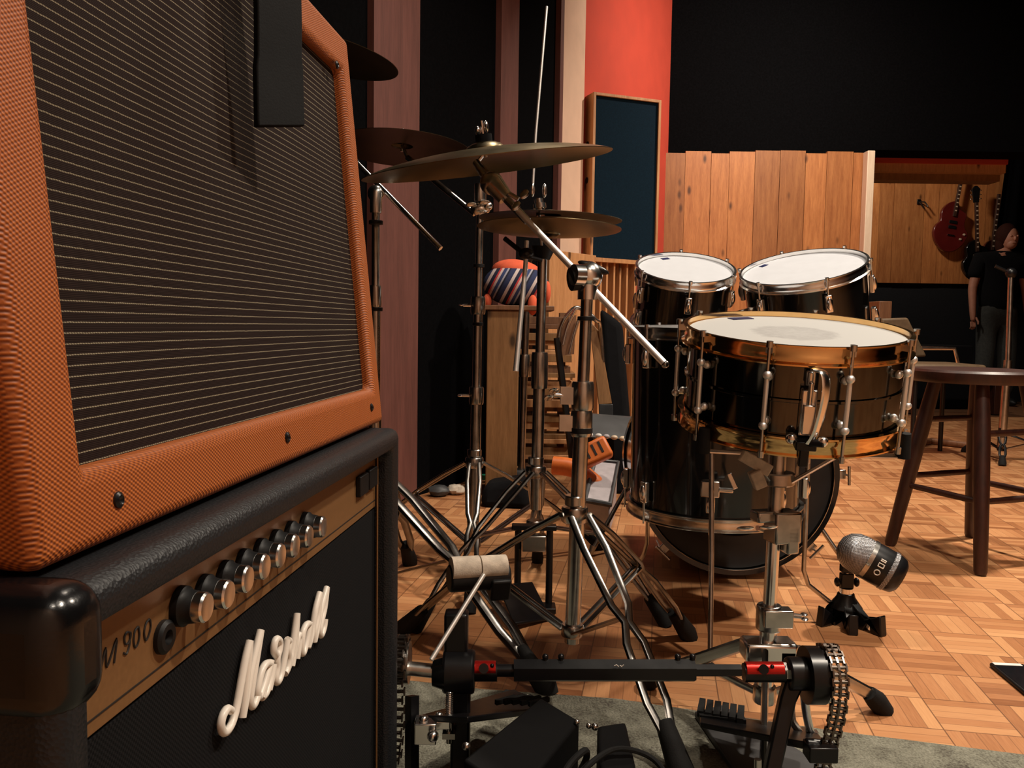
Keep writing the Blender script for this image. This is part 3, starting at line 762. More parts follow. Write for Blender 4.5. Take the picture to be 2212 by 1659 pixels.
# ================================================================ STANDS
def clampring(m, p, r=.018, h=.03, ax=(0, 0, 1)):
    a = Vector(ax).normalized(); p = Vector(p); m.tube([p-a*h/2, p-a*h*.4, p+a*h*.4, p+a*h/2], [r*.92, r, r, r*.92], 18); return m
def wing(parent, p, d, s=.018, mat='chrome'):
    """wing bolt at p pointing along d"""
    d = Vector(d).normalized(); F = frame(p, d)
    m = MB().cyl(Vector(p), Vector(p)+d*.022, .0045, n=10)
    for q in (-1, 1): m.ball((q*s*.75, 0, .026), s*.55, (1.1, .28, .7), F, 12, 8)
    return obj('wing_bolt', m, mat, parent)
def tripod(root, cx, cy, zc, zl, feet, spread=.014, r=.0048, mat='chrome_dull', rub=.018, rubl=.06):
    """double-braced legs: collar at zc, lower collar at zl, feet = list of ground points"""
    top = obj('collar', clampring(clampring(MB(), (cx, cy, zc), .026, .030), (cx, cy, zc+.028), .020, .02), mat, root)
    obj('lower_collar', clampring(MB(), (cx, cy, zl), .022, .024), mat, root)
    for fx, fy in feet:
        d = Vector((fx-cx, fy-cy, 0)); L = d.length; d.normalize(); s = Vector((-d.y, d.x, 0))
        c0 = Vector((cx, cy, zc)) + d*.022; end = Vector((fx, fy, .018))
        q = lambda t, k: c0.lerp(end, t) + s*k + Vector((0, 0, .022*math.sin(PI*t)))
        m = MB()
        for sg in (-1, 1):
            m.tube([q(0, sg*spread), q(.18, sg*spread*1.25), q(.45, sg*spread*.9), q(.52, sg*.004), q(.60, sg*spread*.9), q(.80, sg*spread), q(.93, sg*.0045), q(1, sg*.004)], r, 8, sq=(1.0, 1.35))
        leg = obj('leg', m, 'leg_steel' if mat == 'chrome_dull' else mat, root)
        e = (q(1, 0)-q(.9, 0)).normalized()
        obj('rubber_foot', MB().tube([q(1, 0)-e*rubl, q(1, 0)-e*rubl*.9, q(1, 0)+e*.004, Vector((fx, fy, 0))+d*.012], [rub*.62, rub*.72, rub, rub*.9], 12), 'rubber', leg)
        m = MB()
        for sg in (-1, 1): m.tube([Vector((cx, cy, zl))+d*.02+s*sg*.008, q(.50, 0)+s*sg*.008], .0035, 6, sq=(1, 2))
        obj('brace', m, 'leg_steel', root)
def pole(root, pts, r, mat='chrome_dull', name='pole', n=18):
    return obj(name, MB().tube(pts, r, n), mat, root)

# stand C: boom stand carrying the ride
X, Y = P(1239, 1400, 1.60).x, 1.60
C0 = Vector((X, Y, 0)); topC = P(1270, 596, 1.585)
def onC(z): return Vector((X + (topC.x-X)*(z-.09)/(topC.z-.09), Y + (topC.y-Y)*(z-.09)/(topC.z-.09), z))
boomC = thing('boom_cymbal_stand', 'chrome boom cymbal stand holding the big ride cymbal, nearest to the snare drum', 'cymbal stand', C0)
zc = .335; zl = .105
pole(boomC, [onC(.08), onC(.56)], .0150)
pole(boomC, [onC(.56), onC(.78)], .0115)
for py, h, r in ((855, .055, .0215), (915, .050, .021)):
    pz = P(1245, py, 1.60).z; c = obj('height_clamp', clampring(MB(), onC(pz), r, h).box((0, 0, 0), (.05, .02, h*.6), frame(onC(pz)-Vector((.018, 0, 0)), (0, 0, 1))), 'chrome_dull', boomC)
    if py == 855: wing(c, onC(pz)+Vector((-.035, -.005, 0)), (-1, -.2, .1), .024)
obj('memory_lock', clampring(MB(), onC(P(1245, 930, 1.6).z), .022, .012), 'black_plastic', boomC)
obj('memory_lock', clampring(MB(), onC(P(1260, 688, 1.6).z), .0165, .008), 'black_plastic', boomC)
d1 = P(1485, 1735, 1.19); f1 = (.27, 1.245)
v = Vector(f1)-Vector((X, Y)); ang = math.atan2(v.y, v.x); L = .40
tripod(boomC, X, Y, zc, zl, [f1, (X+.36*math.cos(R(40)), Y+.36*math.sin(R(40))), (X+.43*math.cos(R(147)), Y+.43*math.sin(R(147)))], spread=.0185, r=.0056, rub=.021, rubl=.075)
tl = obj('boom_tilter', MB().ball(topC, .026, (1.1, .9, 1.1)).cyl(topC-Vector((0, 0, .045)), topC, .019, n=16).cyl(topC+Vector((-.012, -.02, 0)), topC+Vector((-.030, -.028, 0)), .020, n=18), 'chrome', boomC)
obj('black_washer', MB().cyl(topC+Vector((-.020, -.012, -.006)), topC+Vector((-.034, -.016, -.008)), .022, n=20), 'black_plastic', tl)
F = frame(P(1282, 578, 1.58), (0, -.3, 1))
obj('wing_bolt', MB().ball((.0, 0, 0), .028, (1.15, .35, .30), F @ Matrix.Rotation(R(20), 4, 'Y')).cyl(topC, P(1282, 580, 1.58), .007), 'black_metal', tl)
b0, b1 = P(1437, 787, 1.53), P(1092, 428, 1.66)
obj('boom_arm', MB().tube([b0, b1], .0066, 14), 'bright_steel', boomC)
obj('boom_sleeve', MB().tube([P(1140, 478, 1.645), b1], [.0085, .0085], 14), 'chrome_dull', boomC)
obj('boom_end', MB().ball(b0, .0075), 'chrome_dull', boomC)
rc = P(1026, 318, 1.70)
tl = obj('cymbal_tilter', MB().tube([b1, P(1066, 398, 1.665)], [.016, .020], 14).ball(P(1062, 396, 1.67), .024, (1, .8, 1)).tube([P(1058, 390, 1.68), P(1028, 350, 1.70)], [.013, .008], 12).tube([P(1075, 385, 1.66), P(1100, 420, 1.655)], [.008, .006], 8), 'chrome_dull', boomC)
wing(tl, P(1100, 418, 1.65), (1, -.2, -.6), .02, 'chrome_dull')
def cymbal(name, label, c, phi, k, r, mat='cymbal', top=False, bell=.16, bow=.055, group=None, th=.0012, flip=False):
    n = disk_normal(c, phi, k, top); T = frame(c, n)
    if flip: T = T @ Matrix.Rotation(PI, 4, 'X')
    hb = bow*r*1.0
    pr = []
    for i in range(15):
        t = i/14; rr = r*(1-t)
        pr.append((rr, hb*(1-(rr/r)**2)**.85 if rr > bell*r else 0))
    zb = hb*(1-bell**2)**.85
    pr = [(r*(1-i/14*(1-bell)), hb*(1-((1-i/14*(1-bell)))**2)**.85) for i in range(15)]
    bl = [(bell*r*math.cos(t), zb + .075*r*2*.45*math.sin(t)) for t in [R(x) for x in (15, 35, 55, 75, 86)]]
    prof = pr+bl
    lo = [(max(rr-.0003, .0), z-th) for rr, z in prof][::-1]
    m = MB().lathe(prof+lo, T, 72, closed=True)
    o = solo(name, m, mat, label, 'cymbal', group, origin=T, ang=30); return T, zb+.06*r, o
TR, zr, _ = cymbal('ride_cymbal', 'large bronze ride cymbal tilted over the boom stand, centre of the kit', P(1052, 358, 1.70), -7.0, .075, .2560, bow=.125)
q = lambda x, z: TR @ Vector((x, 0, z))
m = MB().cyl(q(0, zr-.03), q(0, zr+.042), .0035, n=10)
obj('wing_nut', m.ball((.008, 0, zr+.03), .010, (.45, .9, 1.2), TR).ball((-.010, 0, zr+.024), .010, (.6, .9, .9), TR), 'chrome', boomC)
obj('cymbal_felt', MB().cyl(q(0, zr-.008), q(0, zr+.015), .017, n=20), 'black_cloth', boomC, label='black felt washer')
obj('tilter_rod', MB().tube([P(1030, 352, 1.70), q(0, zr-.02)], .004, 8), 'chrome_dull', boomC)

# stand A: straight stand with boom to the small crash
XA = P(1022, 1180, 2.40).x; A0 = Vector((XA, 2.38, 0)); topA = P(1037, 452, 2.36)
def onA(z): return A0 + Vector(((topA.x-A0.x)*z/topA.z, 0, z))
stA = thing('cymbal_stand', 'dark chrome cymbal stand in the gap between the striped bag and the mauve board', 'cymbal stand', A0)
pole(stA, [onA(.045), onA(.50)], .0150); pole(stA, [onA(.50), onA(.73)], .0125); pole(stA, [onA(.73), topA], .0100)
for py, s in ((855, 1), (660, 1), (420, .8)):
    pz = P(1026, py, 2.38).z
    c = obj('height_clamp', clampring(MB(), onA(pz), .021*s, .05), 'chrome_dull', stA)
    if py != 420: wing(c, onA(pz)+Vector((-.02, 0, 0)), (-1, 0, 0), .020)
for py in (575, 700): obj('memory_lock', clampring(MB(), onA(P(1030, py, 2.38).z), .0155, .010), 'black_plastic', stA)
tripod(stA, XA, 2.38, .305, .07, [(XA-.36, 2.62), (XA+.01, 1.99), (XA+.38, 2.58)], rub=.017)
tl = obj('boom_tilter', MB().ball(topA, .024, (1.2, .8, .8)).ball(topA+Vector((.022, -.01, .008)), .014), 'chrome', stA); wing(tl, topA, (-.3, -1, .6), .026)
obj('boom_arm', MB().tube([P(1026, 462, 2.36), P(955, 404, 2.40), P(880, 340, 2.46)], .0085, 12), 'chrome_dull', stA)
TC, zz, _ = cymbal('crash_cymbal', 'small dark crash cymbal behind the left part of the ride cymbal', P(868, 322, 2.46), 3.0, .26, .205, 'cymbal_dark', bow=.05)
obj('wing_nut', MB().cyl(TC @ Vector((0, 0, zz-.03)), TC @ Vector((0, 0, zz+.038)), .0035, n=8).ball((0, 0, zz+.026), .009, (.5, .8, 1.3), TC), 'chrome', stA)
obj('cymbal_felt', MB().cyl(TC @ Vector((0, 0, zz-.004)), TC @ Vector((0, 0, zz+.016)), .017, n=18), 'black_cloth', stA)
obj('tilter_rod', MB().tube([P(880, 340, 2.46), TC @ Vector((0, 0, zz-.01))], .005, 8), 'chrome_dull', stA)

# stand 0: far left stand, mostly behind the amplifiers
X0 = P(812, 700, 1.95).x; S0_ = Vector((X0, 1.95, 0)); top0 = P(812, 418, 1.95)
st0 = thing('cymbal_stand', 'cymbal stand rising right beside the orange amplifier edge', 'cymbal stand', S0_)
pole(st0, [S0_+Vector((0, 0, .06)), S0_+Vector((0, 0, .48))], .0150); pole(st0, [S0_+Vector((0, 0, .48)), S0_+Vector((.0, 0, .76))], .0115); pole(st0, [S0_+Vector((0, 0, .76)), top0], .0095)
for py in (483, 668): obj('memory_lock', clampring(MB(), Vector((X0, 1.95, P(812, py, 1.95).z)), .0165, .009), 'black_plastic', st0)
for py in (440, 640): obj('height_clamp', clampring(MB(), Vector((X0, 1.95, P(812, py, 1.95).z)), .014, .05), 'chrome_dull', st0)
tripod(st0, X0, 1.95, .345, .10, [(.070, 1.545), (X0-.30, 1.68), (X0+.03, 2.38)], spread=.018, r=.0085, rub=.023, rubl=.085)
obj('boom_arm', MB().tube([P(952, 537, 1.90), P(836, 418, 1.94), P(775, 356, 1.98), P(735, 300, 2.0)], .0062, 12), 'chrome', st0)
tl = obj('boom_tilter', MB().ball(top0, .020), 'chrome_dull', st0)
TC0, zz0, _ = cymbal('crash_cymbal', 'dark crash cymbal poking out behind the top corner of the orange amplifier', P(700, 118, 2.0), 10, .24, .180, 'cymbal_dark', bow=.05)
obj('tilter_rod', MB().tube([P(735, 300, 2.0), TC0 @ Vector((0, 0, zz0+.03))], .006, 8), 'chrome_dull', st0)

# hi-hat stand B
XB = P(1157, 1060, 2.08).x; B0 = Vector((XB, 2.07, 0)); topB = P(1172, 560, 2.05)
def onB(z): return Vector((XB+(topB.x-XB)*(z)/topB.z, 2.07+(topB.y-2.07)*z/topB.z, z))
hh = thing('hi_hat_stand', 'chrome hi-hat stand with a long bright pull rod above the hats', 'hi-hat stand', B0)
pole(hh, [onB(.24), onB(.62)], .0150); pole(hh, [onB(.62), topB], .0120)
obj('height_clamp', clampring(MB(), onB(P(1165, 800, 2.07).z), .021, .09), 'chrome_dull', hh)
obj('seat_cup', MB().tube([topB, topB+Vector((.002, 0, .03))], [.018, .030], 20), 'black_plastic', hh)
obj('clutch', MB().cyl(P(1168, 466, 2.05), P(1163, 430, 2.05), .011).cyl(P(1166, 450, 2.05), P(1165, 440, 2.05), .016).ball(P(1150, 410, 2.05), .010, (.6, .6, 1.8)).ball(P(1176, 412, 2.05), .010, (.6, .6, 1.8)), 'chrome', hh)
obj('pull_rod', MB().tube([P(1172, 560, 2.05), P(1163, 440, 2.05)], .0032, 8).tube([P(1150, 415, 2.05), P(1157, 290, 2.05), P(1181, 14, 2.05)], .0034, 10), 'bright_steel', hh, label='long thin bright rod')
tripod(hh, XB, 2.07, .335, .20, [(XB-.27, 1.86), (XB+.30, 1.92), (XB+.02, 2.42)], mat='chrome_dull')
fz = .20
for sx in (-.042, .036): obj('frame_rod', MB().tube([(XB+sx, 2.03, .205), (XB+sx, 2.02, .012)], .0085, 12), 'black_metal', hh)
obj('frame_bridge', MB().box((XB-.003, 2.025, .205), (.11, .03, .012)).box((XB-.003, 2.0, .010), (.11, .05, .014)), 'black_metal', hh, .002)
obj('spring_housing', MB().box((XB-.003, 2.02, .168), (.060, .034, .040)), 'chrome_dull', hh, .003)
obj('footboard', MB().hexa([P(1075, 1268, 2.0), P(1150, 1262, 2.1), P(1190, 1340, 1.98), P(1110, 1352, 1.9), P(1075, 1262, 2.0), P(1150, 1256, 2.1), P(1190, 1334, 1.98), P(1110, 1346, 1.9)]), 'black_metal', hh, .002)
ch = P(1186, 488, 2.06)
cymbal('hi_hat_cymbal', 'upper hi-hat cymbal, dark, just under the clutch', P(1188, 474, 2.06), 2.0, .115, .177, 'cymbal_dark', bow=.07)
cymbal('hi_hat_cymbal', 'lower hi-hat cymbal, upturned with its greenish underside showing', P(1186, 494, 2.06), 2.0, .14, .178, 'cymbal', bow=.07, flip=True)
# thin straight rods clamped to a round-base stand
RB = G(1126, 1037); RB = Vector((RB.x, RB.y, 0))
rb = thing('round_base_stand', 'straight metal pole on a round weighted grey base in front of the planks', 'microphone stand', RB)
obj('base', MB().lathe([(0, 0), (.088, 0), (.090, .030), (.080, .042), (.03, .048), (0, .048)], Matrix.Translation(RB), 40), 'grey_plastic', rb)
d_ = RB.y
pole(rb, [RB+Vector((0, 0, .04)), Vector((P(1140, 560, d_).x, RB.y, P(1140, 560, d_).z))], .016)
obj('shaft_clamp', clampring(MB(), Vector((P(1133, 790, d_).x, RB.y, P(1133, 790, d_).z)), .026, .10), 'chrome_dull', rb)
obj('pole_cap', MB().ball(Vector((P(1140, 560, d_).x, RB.y, P(1140, 560, d_).z)), .022), 'black_plastic', rb)
sr_ = obj('side_rod', MB().tube([P(1138, 520, 1.98), P(1135, 575, 1.98), P(1114, 802, 1.95)], [.0052, .0056, .0066], 10), 'bright_steel', hh, label='bright slim rod clamped beside the pole')
obj('rod_clamp', MB().ball(P(1136, 548, 1.98), .018, (1, .8, .8)).tube([P(1090, 515, 2.0), P(1136, 552, 1.98), P(1168, 560, 2.03)], .006, 8), 'black_metal', sr_)

# snare stand
XD = P(1664, 1500, 1.42).x; YD = 1.415
def onD(z): return Vector((XD + .010*(z/.5), YD, z))
ss = thing('snare_stand', 'chrome snare stand holding the gold-hooped snare in its basket', 'snare stand', (XD, YD, 0))
pole(ss, [onD(.05), onD(.20)], .0145, 'chrome'); pole(ss, [onD(.18), onD(.37)], .0115, 'chrome'); pole(ss, [onD(.37), onD(.50)], .0135)
def zD(py): return P(1665, py, 1.42).z
c = obj('height_clamp', clampring(MB(), onD(zD(1345)), .022, .045).box((0, 0, 0), (.05, .03, .03), frame(onD(zD(1340))+Vector((.01, -.01, 0)), (0, 0, 1))), 'chrome_dull', ss, .002)
wing(c, onD(zD(1335))+Vector((.03, -.01, 0)), (1, -.3, 0), .016)
F = frame(onD(zD(1140)), (0, 0, 1), (1, .25, 0))
tb = obj('tilter_block', MB().box((.012, -.006, .0), (.050, .042, .055), F).box((-.010, 0, .018), (.06, .03, .02), F).box((.022, -.012, -.02), (.024, .03, .05), F), 'chrome_dull', ss, .004)
wing(tb, F @ Vector((-.035, -.02, .0)), (-.6, -.8, .3), .026, 'chrome')
obj('basket_ring', clampring(MB(), onD(zD(1035)), .030, .022), 'chrome_dull', ss)
hub = onD(zD(1040))
cb = cS - nS*.176
for a_ in (-150, -35, 85):
    d = TS.to_3x3() @ Vector((math.cos(R(a_)), math.sin(R(a_)), 0))
    tip = cb + d*(rS+.012)
    mid = cb + d*.09 - nS*.03
    arm = obj('basket_arm', MB().tube([hub+d*.022, mid, tip-nS*.012], .0085, 8, sq=(.45, 1.3)), 'chrome_dull', ss)
    obj('rubber_tip', MB().tube([tip-nS*.014, tip+nS*.026], [.012, .009], 10), 'rubber', arm)
obj('basket_arm', MB().box((0, 0, 0), (.055, .012, .020), frame(P(1632, 1000, 1.36), (-.5, 0, -.9))).box((0, 0, 0), (.02, .02, .030), frame(P(1636, 1035, 1.36), (-.4, 0, .9))), 'felt', ss, .002)
hubm = obj('leg_hub', MB().box((XD+.005, YD, zD(1418)), (.09, .05, .035)).box((XD+.04, YD-.01, zD(1425)), (.05, .03, .03)), 'chrome', ss, .006)
for (dx, dy, tm) in ((-.145, .135, 0), (.20, .06, 0), (-.06, -.20, 0)):
    d = Vector((dx, dy, 0)).normalized(); L = math.hypot(dx, dy)
    p0 = Vector((XD, YD, zD(1412)))+d*.03; p1 = Vector((XD, YD, .03))+d*(L+.03)
    s = Vector((-d.y, d.x, 0)); m = MB()
    leg = obj('leg', MB().tube([p0, p1], .013, 8, sq=(.9, .45)), 'chrome_dull', ss)
    obj('rubber_foot', MB().tube([p1-(p1-p0).normalized()*.02, p1+Vector((0, 0, -.006)), Vector((p1.x, p1.y, 0))+d*.02], [.014, .019, .017], 12), 'rubber', leg)
    obj('brace', MB().tube([Vector((XD, YD, .065))+d*.018, p0.lerp(p1, .55)], .008, 8, sq=(1, .4)), 'chrome_dull', ss)
obj('lower_collar', clampring(MB(), onD(.065), .020, .03), 'chrome_dull', ss)

# ================================================================ DOUBLE PEDAL
dp = thing('double_bass_drum_pedal', 'black double bass drum pedal joined by a long shaft with red couplings', 'drum pedal', G(1350, 1700))
dP = 1.20
LH, RH = P(990, 1450, dP), P(1722, 1450, dP)
obj('drive_shaft', MB().tube([P(1110, 1448, dP), P(1500, 1448, dP)], .0165, 6).tube([P(1070, 1448, dP), P(1115, 1448, dP)], .0090, 12), 'black_metal', dp, ang=30)
obj('inner_shaft', MB().tube([P(1495, 1448, dP), P(1600, 1448, dP)], .0090, 6), 'black_metal', dp)
for px in (1178, 1212, 1464, 1496):
    obj('drum_key_screw', MB().cyl(P(px, 1440, dP), P(px, 1420, dP), .0042, n=10).ball(P(px, 1419, dP), .0048), 'black_metal', dp)
def coupling(x0, x1, y):
    c = obj('universal_joint', MB().tube([P(x0, y+3, dP), P(x1, y+3, dP)], .0135, 14), 'black_metal', dp)
    xm = (x0+x1)/2
    obj('red_sleeve', MB().tube([P(x0+(3 if x0 < 1300 else 4), y-4, dP-.003), P(x1-3, y-4, dP-.003)], [.0110, .0110], 16), 'red_metal', c, label='red anodised sleeve')
    obj('joint_pin', MB().cyl(P(xm, y-4, dP-.022), P(xm, y-4, dP+.012), .007).ball(P(xm+18, y-10, dP-.018), .003), 'black_metal', c)
coupling(1016, 1074, 1448); coupling(1606, 1694, 1450)
obj('shaft_mark', MB().tube([P(1327, 1438, dP-.0155), P(1332, 1436, dP-.0158), P(1336, 1440, dP-.0155)], .0007, 5).tube([P(1339, 1437, dP-.0155), P(1343, 1440, dP-.0155), P(1347, 1436, dP-.0158)], .0007, 5), 'logo_white', dp, label='tiny white maker mark')
# left pedestal
lp = MB(); lp.box((0, 0, 0), (.028, .022, .27), Matrix.Translation(LH+Vector((.004, 0, -.105)))).cyl(LH+Vector((-.022, .0, 0)), LH+Vector((.024, 0, 0)), .031, n=24)
lp.box((0, 0, 0), (.034, .03, .07), Matrix.Translation(LH+Vector((-.004, .01, .05))))
obj('left_pedestal', lp, 'black_metal', dp, .004)
obj('bearing_housing', MB().tube([LH+Vector((-.018, -.008, .0)), LH+Vector((-.036, -.008, .0))], [.024, .018], 20), 'black_lacquer', dp)
def chain(pts, wlink=.016, pitch=.0085):
    pts = smooth_path(pts, 12); m = MB(); acc = 0; last = pts[0]; i = 0
    for a, b in zip(pts[:-1], pts[1:]):
        acc += (b-a).length
        if acc >= pitch:
            acc = 0; d = (b-a).normalized(); F = frame(b, d, (1, 0, 0)); i += 1
            wd = wlink*(1 if i % 2 else .8)
            for sx in (-1, 1): m.box((sx*wd/2, 0, 0), (.0022, .0062, pitch*1.25), F)
            m.cyl(F @ Vector((-wd/2, 0, 0)), F @ Vector((wd/2, 0, 0)), .0028, n=6)
            m.box((0, 0, 0), (.003, .006, pitch), F)
    return m
cl = LH+Vector((-.082, 0, .012))
cam_ = obj('left_cam', MB().cyl(cl+Vector((-.012, 0, 0)), cl+Vector((.012, 0, 0)), .030, n=32).cyl(cl+Vector((-.03, 0, -.005)), cl+Vector((.045, 0, -.012)), .010), 'chrome_dull', dp)
obj('drive_chain', chain([cl+Vector((-.006, .036*math.cos(R(a)), .036*math.sin(R(a)))) for a in (20, 60, 100, 140, 180)]+[cl+Vector((-.006, -.036, -.07)), cl+Vector((-.01, -.036, -.125))], .030), 'dark_steel', cam_)
obj('red_cap', MB().cyl(cl+Vector((-.028, .0, .02)), cl+Vector((-.014, 0, .022)), .016, n=18), 'red_metal', cam_, label='red cam cap')
bs0, bs1 = P(946, 1402, 1.135), P(1037, 1255, 1.19)
bt = obj('beater', MB().tube([bs0+(bs0-bs1)*.15, bs1+(bs1-bs0)*.1], .0034, 10), 'bright_steel', dp)
bc = P(1034, 1236, 1.215)
F = frame(bc, (.95, .30, -.02), (0, -.35, 1))
obj('beater_core', MB().cyl(F @ Vector((-.008, 0, -.044)), F @ Vector((-.008, 0, .046)), .020, n=24).box((-.018, .0, .03), (.034, .05, .03), F), 'black_plastic', bt, .003)
obj('beater_felt', MB().cyl(F @ Vector((.008, .0, -.042)), F @ Vector((.008, .0, -.001)), .0175, n=24).cyl(F @ Vector((.008, .0, .001)), F @ Vector((.008, .0, .040)), .0170, n=24), 'felt', bt, label='pale felt striking faces')
# spring
sp = MB(); pts = []
ps0, ps1 = P(972, 1490, dP-.02), P(970, 1560, dP-.02)
for i in range(181):
    t = i/180; a = t*2*PI*16; pts.append(ps0.lerp(ps1, t)+Vector((math.cos(a)*.0050, math.sin(a)*.0050, 0)))
obj('tension_spring', sp.tube(pts, .0010, 5), 'chrome', dp)
obj('spring_bolt', MB().cyl(ps0+Vector((0, 0, .016)), ps0, .0035).cyl(ps1, ps1-Vector((0, 0, .03)), .0042).box(ps1-Vector((0, 0, .018)), (.018, .014, .008)), 'chrome_dull', dp)
# left base plate and clamp details
obj('base_plate', MB().bb((LH.x-.11, LH.y-.10, .009), (LH.x+.05, LH.y+.06, .017)), 'chrome_dull', dp, .003)
obj('base_bolt', MB().ball(P(915, 1555, 1.15), .007).ball(P(935, 1590, 1.13), .008).ball(P(948, 1546, 1.17), .006).box(P(935, 1560, 1.16), (.05, .02, .012)).box(P(920, 1580, 1.15), (.03, .02, .03)), 'chrome', dp, .0015)
obj('side_plate', MB().tube([cl+Vector((.018, -.02, -.04)), cl+Vector((.022, -.05, -.14))], .010, 4), 'black_metal', dp)
# left footboard with ribbed toe rising behind the flat pedal
fb = MB().hexa([P(905, 1560, 1.18), P(1010, 1562, 1.10), P(1190, 1540, 1.30), P(1110, 1500, 1.42), P(905, 1545, 1.18), P(1010, 1548, 1.10), P(1190, 1526, 1.30), P(1110, 1488, 1.42)])
obj('footboard', fb, 'black_metal', dp, .002)
hp_ = MB()
for i in range(5):
    a = P(1084+i*17, 1506+i*4, 1.40-.01*i); hp_.box((0, 0, 0), (.012, .045, .010), frame(a, (0, 0, 1), (.8, -.5, 0)))
obj('heel_grip', hp_, 'rubber', dp, .002)
# right pedestal, hub, cam, chain
rp = MB().tube([P(1722, 1450, dP+.01), P(1700, 1510, dP), P(1650, 1745, dP-.03)], [.020, .016, .015], 4)
rp.cyl(P(1700, 1455, dP), P(1762, 1455, dP), .0235, n=28)
obj('right_pedestal', rp, 'black_metal', dp, .003)
cr = P(1768, 1464, dP)
cam2 = obj('right_cam', MB().cyl(cr+Vector((-.020, 0, .004)), cr+Vector((.004, 0, .004)), .0405, n=36), 'black_metal', dp)
obj('cam_rim', MB().cyl(cr+Vector((.0045, 0, .004)), cr+Vector((.008, 0, .004)), .039, n=36), 'chrome_dull', cam2)
obj('drive_chain', chain([cr+Vector((.014, .044*math.cos(R(a)), .002+.044*math.sin(R(a)))) for a in (55, 85, 110, 135, 160, 180)]+[cr+Vector((.012, -.044, -.030)), cr+Vector((.006, -.042, -.065)), cr+Vector((-.002, -.040, -.100)), cr+Vector((-.004, -.040, -.125))], .022), 'dark_steel', cam2)
obj('axle_nut', MB().cyl(P(1688, 1450, dP), P(1701, 1450, dP), .013, n=6), 'chrome', dp)
rf = MB().hexa([P(1512, 1548, 1.40), P(1512, 1572, 1.28), P(1790, 1630, 1.16), P(1760, 1590, 1.30), P(1512, 1536, 1.40), P(1512, 1560, 1.28), P(1790, 1612, 1.16), P(1760, 1574, 1.30)])
obj('footboard', rf, 'black_metal', dp, .002, label='right footboard')
hp_ = MB()
for i in range(6):
    hp_.box((0, 0, 0), (.010, .050, .010), frame(P(1515+i*17, 1528+i*3.2, 1.385-.012*i), (0, 0, 1), (.95, -.3, 0)))
    for j in range(4): hp_.cyl(P(1515+i*17, 1526+i*3.2+j*5, 1.40-.012*i-j*.012), P(1515+i*17, 1521+i*3.2+j*5, 1.40-.012*i-j*.012), .0035, .001, 6)
hp_.hexa([P(1506, 1545, 1.40), P(1512, 1560, 1.34), P(1612, 1570, 1.30), P(1604, 1552, 1.36), P(1506, 1533, 1.40), P(1512, 1545, 1.34), P(1612, 1556, 1.30), P(1604, 1540, 1.36)])
obj('toe_grip', hp_, 'rubber', dp)
obj('chain_block', MB().box(P(1772, 1622, 1.165), (.040, .03, .022)).cyl(P(1740, 1606, 1.17), P(1800, 1612, 1.17), .008), 'black_metal', dp, .002)
obj('base_plate', MB().hexa([p+Vector((0, 0, .009)) for p in (G(1500, 1560), G(1560, 1545), G(1800, 1690), G(1660, 1800))] + [p+Vector((0, 0, .020)) for p in (G(1500, 1560), G(1560, 1545), G(1800, 1690), G(1660, 1800))]), 'grey_plastic', dp, .002)
obj('beater', MB().tube([P(1735, 1480, 1.22), P(1742, 1540, 1.25), P(1752, 1590, 1.27)], .0065, 10).box(P(1754, 1594, 1.27), (.016, .012, .022)), 'chrome', dp)
obj('base_spring', MB().tube([P(1708, 1520, 1.28), P(1712, 1558, 1.28), P(1732, 1590, 1.27)], .006, 8), 'chrome_dull', dp)
obj('base_bolt', MB().cyl(P(1637, 1640, 1.12), P(1637, 1665, 1.12), .005), 'chrome_dull', dp)

# black effects pedal and case in the foreground
def slab(a, th):
    a = [Vector(p) for p in a]; n = (a[1]-a[0]).cross(a[2]-a[0]).normalized()
    if n.z < 0: n = -n
    return MB().hexa([p-n*th for p in a]+a)
bp = thing('volume_pedal', 'flat black foot pedal leaning up with ribbed edge, bottom centre on the rug', 'foot pedal', G(1150, 1650))
za = .085
A_ = [P(1168, 1506, 1.19), P(1252, 1556, 1.12), P(1120, 1720, .93), P(1000, 1640, .98)]
m = MB().hexa([Vector((p.x, p.y, .0085)) for p in A_]+A_)
obj('case', m, 'strap_leather', bp, .004)
rb_ = MB()
for i in range(5): rb_.box((0, 0, 0), (.034, .006, .007), frame(P(1092+i*18, 1512-i*1.5+(i*i)*.6, 1.24-i*.008), (0, 0, 1), (.8, .5, 0)))
obj('ribbed_edge', rb_, 'rubber', bp)
obj('bolt', MB().ball(P(1007, 1612, 1.0), .005).ball(P(1246, 1560, 1.11), .004), 'chrome_dull', bp)
bx = thing('equipment_case', 'small black case beside the flat pedal with a cable looped over it', 'case', G(1320, 1670))
A_ = [P(1290, 1566, 1.12), P(1352, 1556, 1.16), P(1385, 1700, 1.02), P(1300, 1720, .95)]
obj('case', MB().hexa([Vector((p.x, p.y, .0085)) for p in A_]+A_), 'strap_leather', bx, .006)
obj('latch', MB().ball(P(1285, 1570, 1.11), .005).ball(P(1272, 1568, 1.12), .004), 'chrome_dull', bx)
pts = smooth_path([P(1235, 1700, .98), P(1275, 1650, 1.0), P(1330, 1618, 1.05), P(1390, 1628, 1.08), P(1430, 1660, 1.06), P(1455, 1720, 1.0)], 8)
solo('cable', MB().tube(pts, .0036, 8), 'rubber', 'black cable looping over the small black case', 'cable', origin=Matrix.Translation(pts[0]))
pts = smooth_path([P(1205, 1720, .95), P(1225, 1660, .98), P(1262, 1622, 1.0), P(1266, 1640, 1.02), P(1240, 1690, 1.0)], 8)
solo('cable', MB().tube(pts, .0042, 8), 'rubber', 'short thick black cable end between the flat pedal and the case', 'cable', origin=Matrix.Translation(pts[0]))

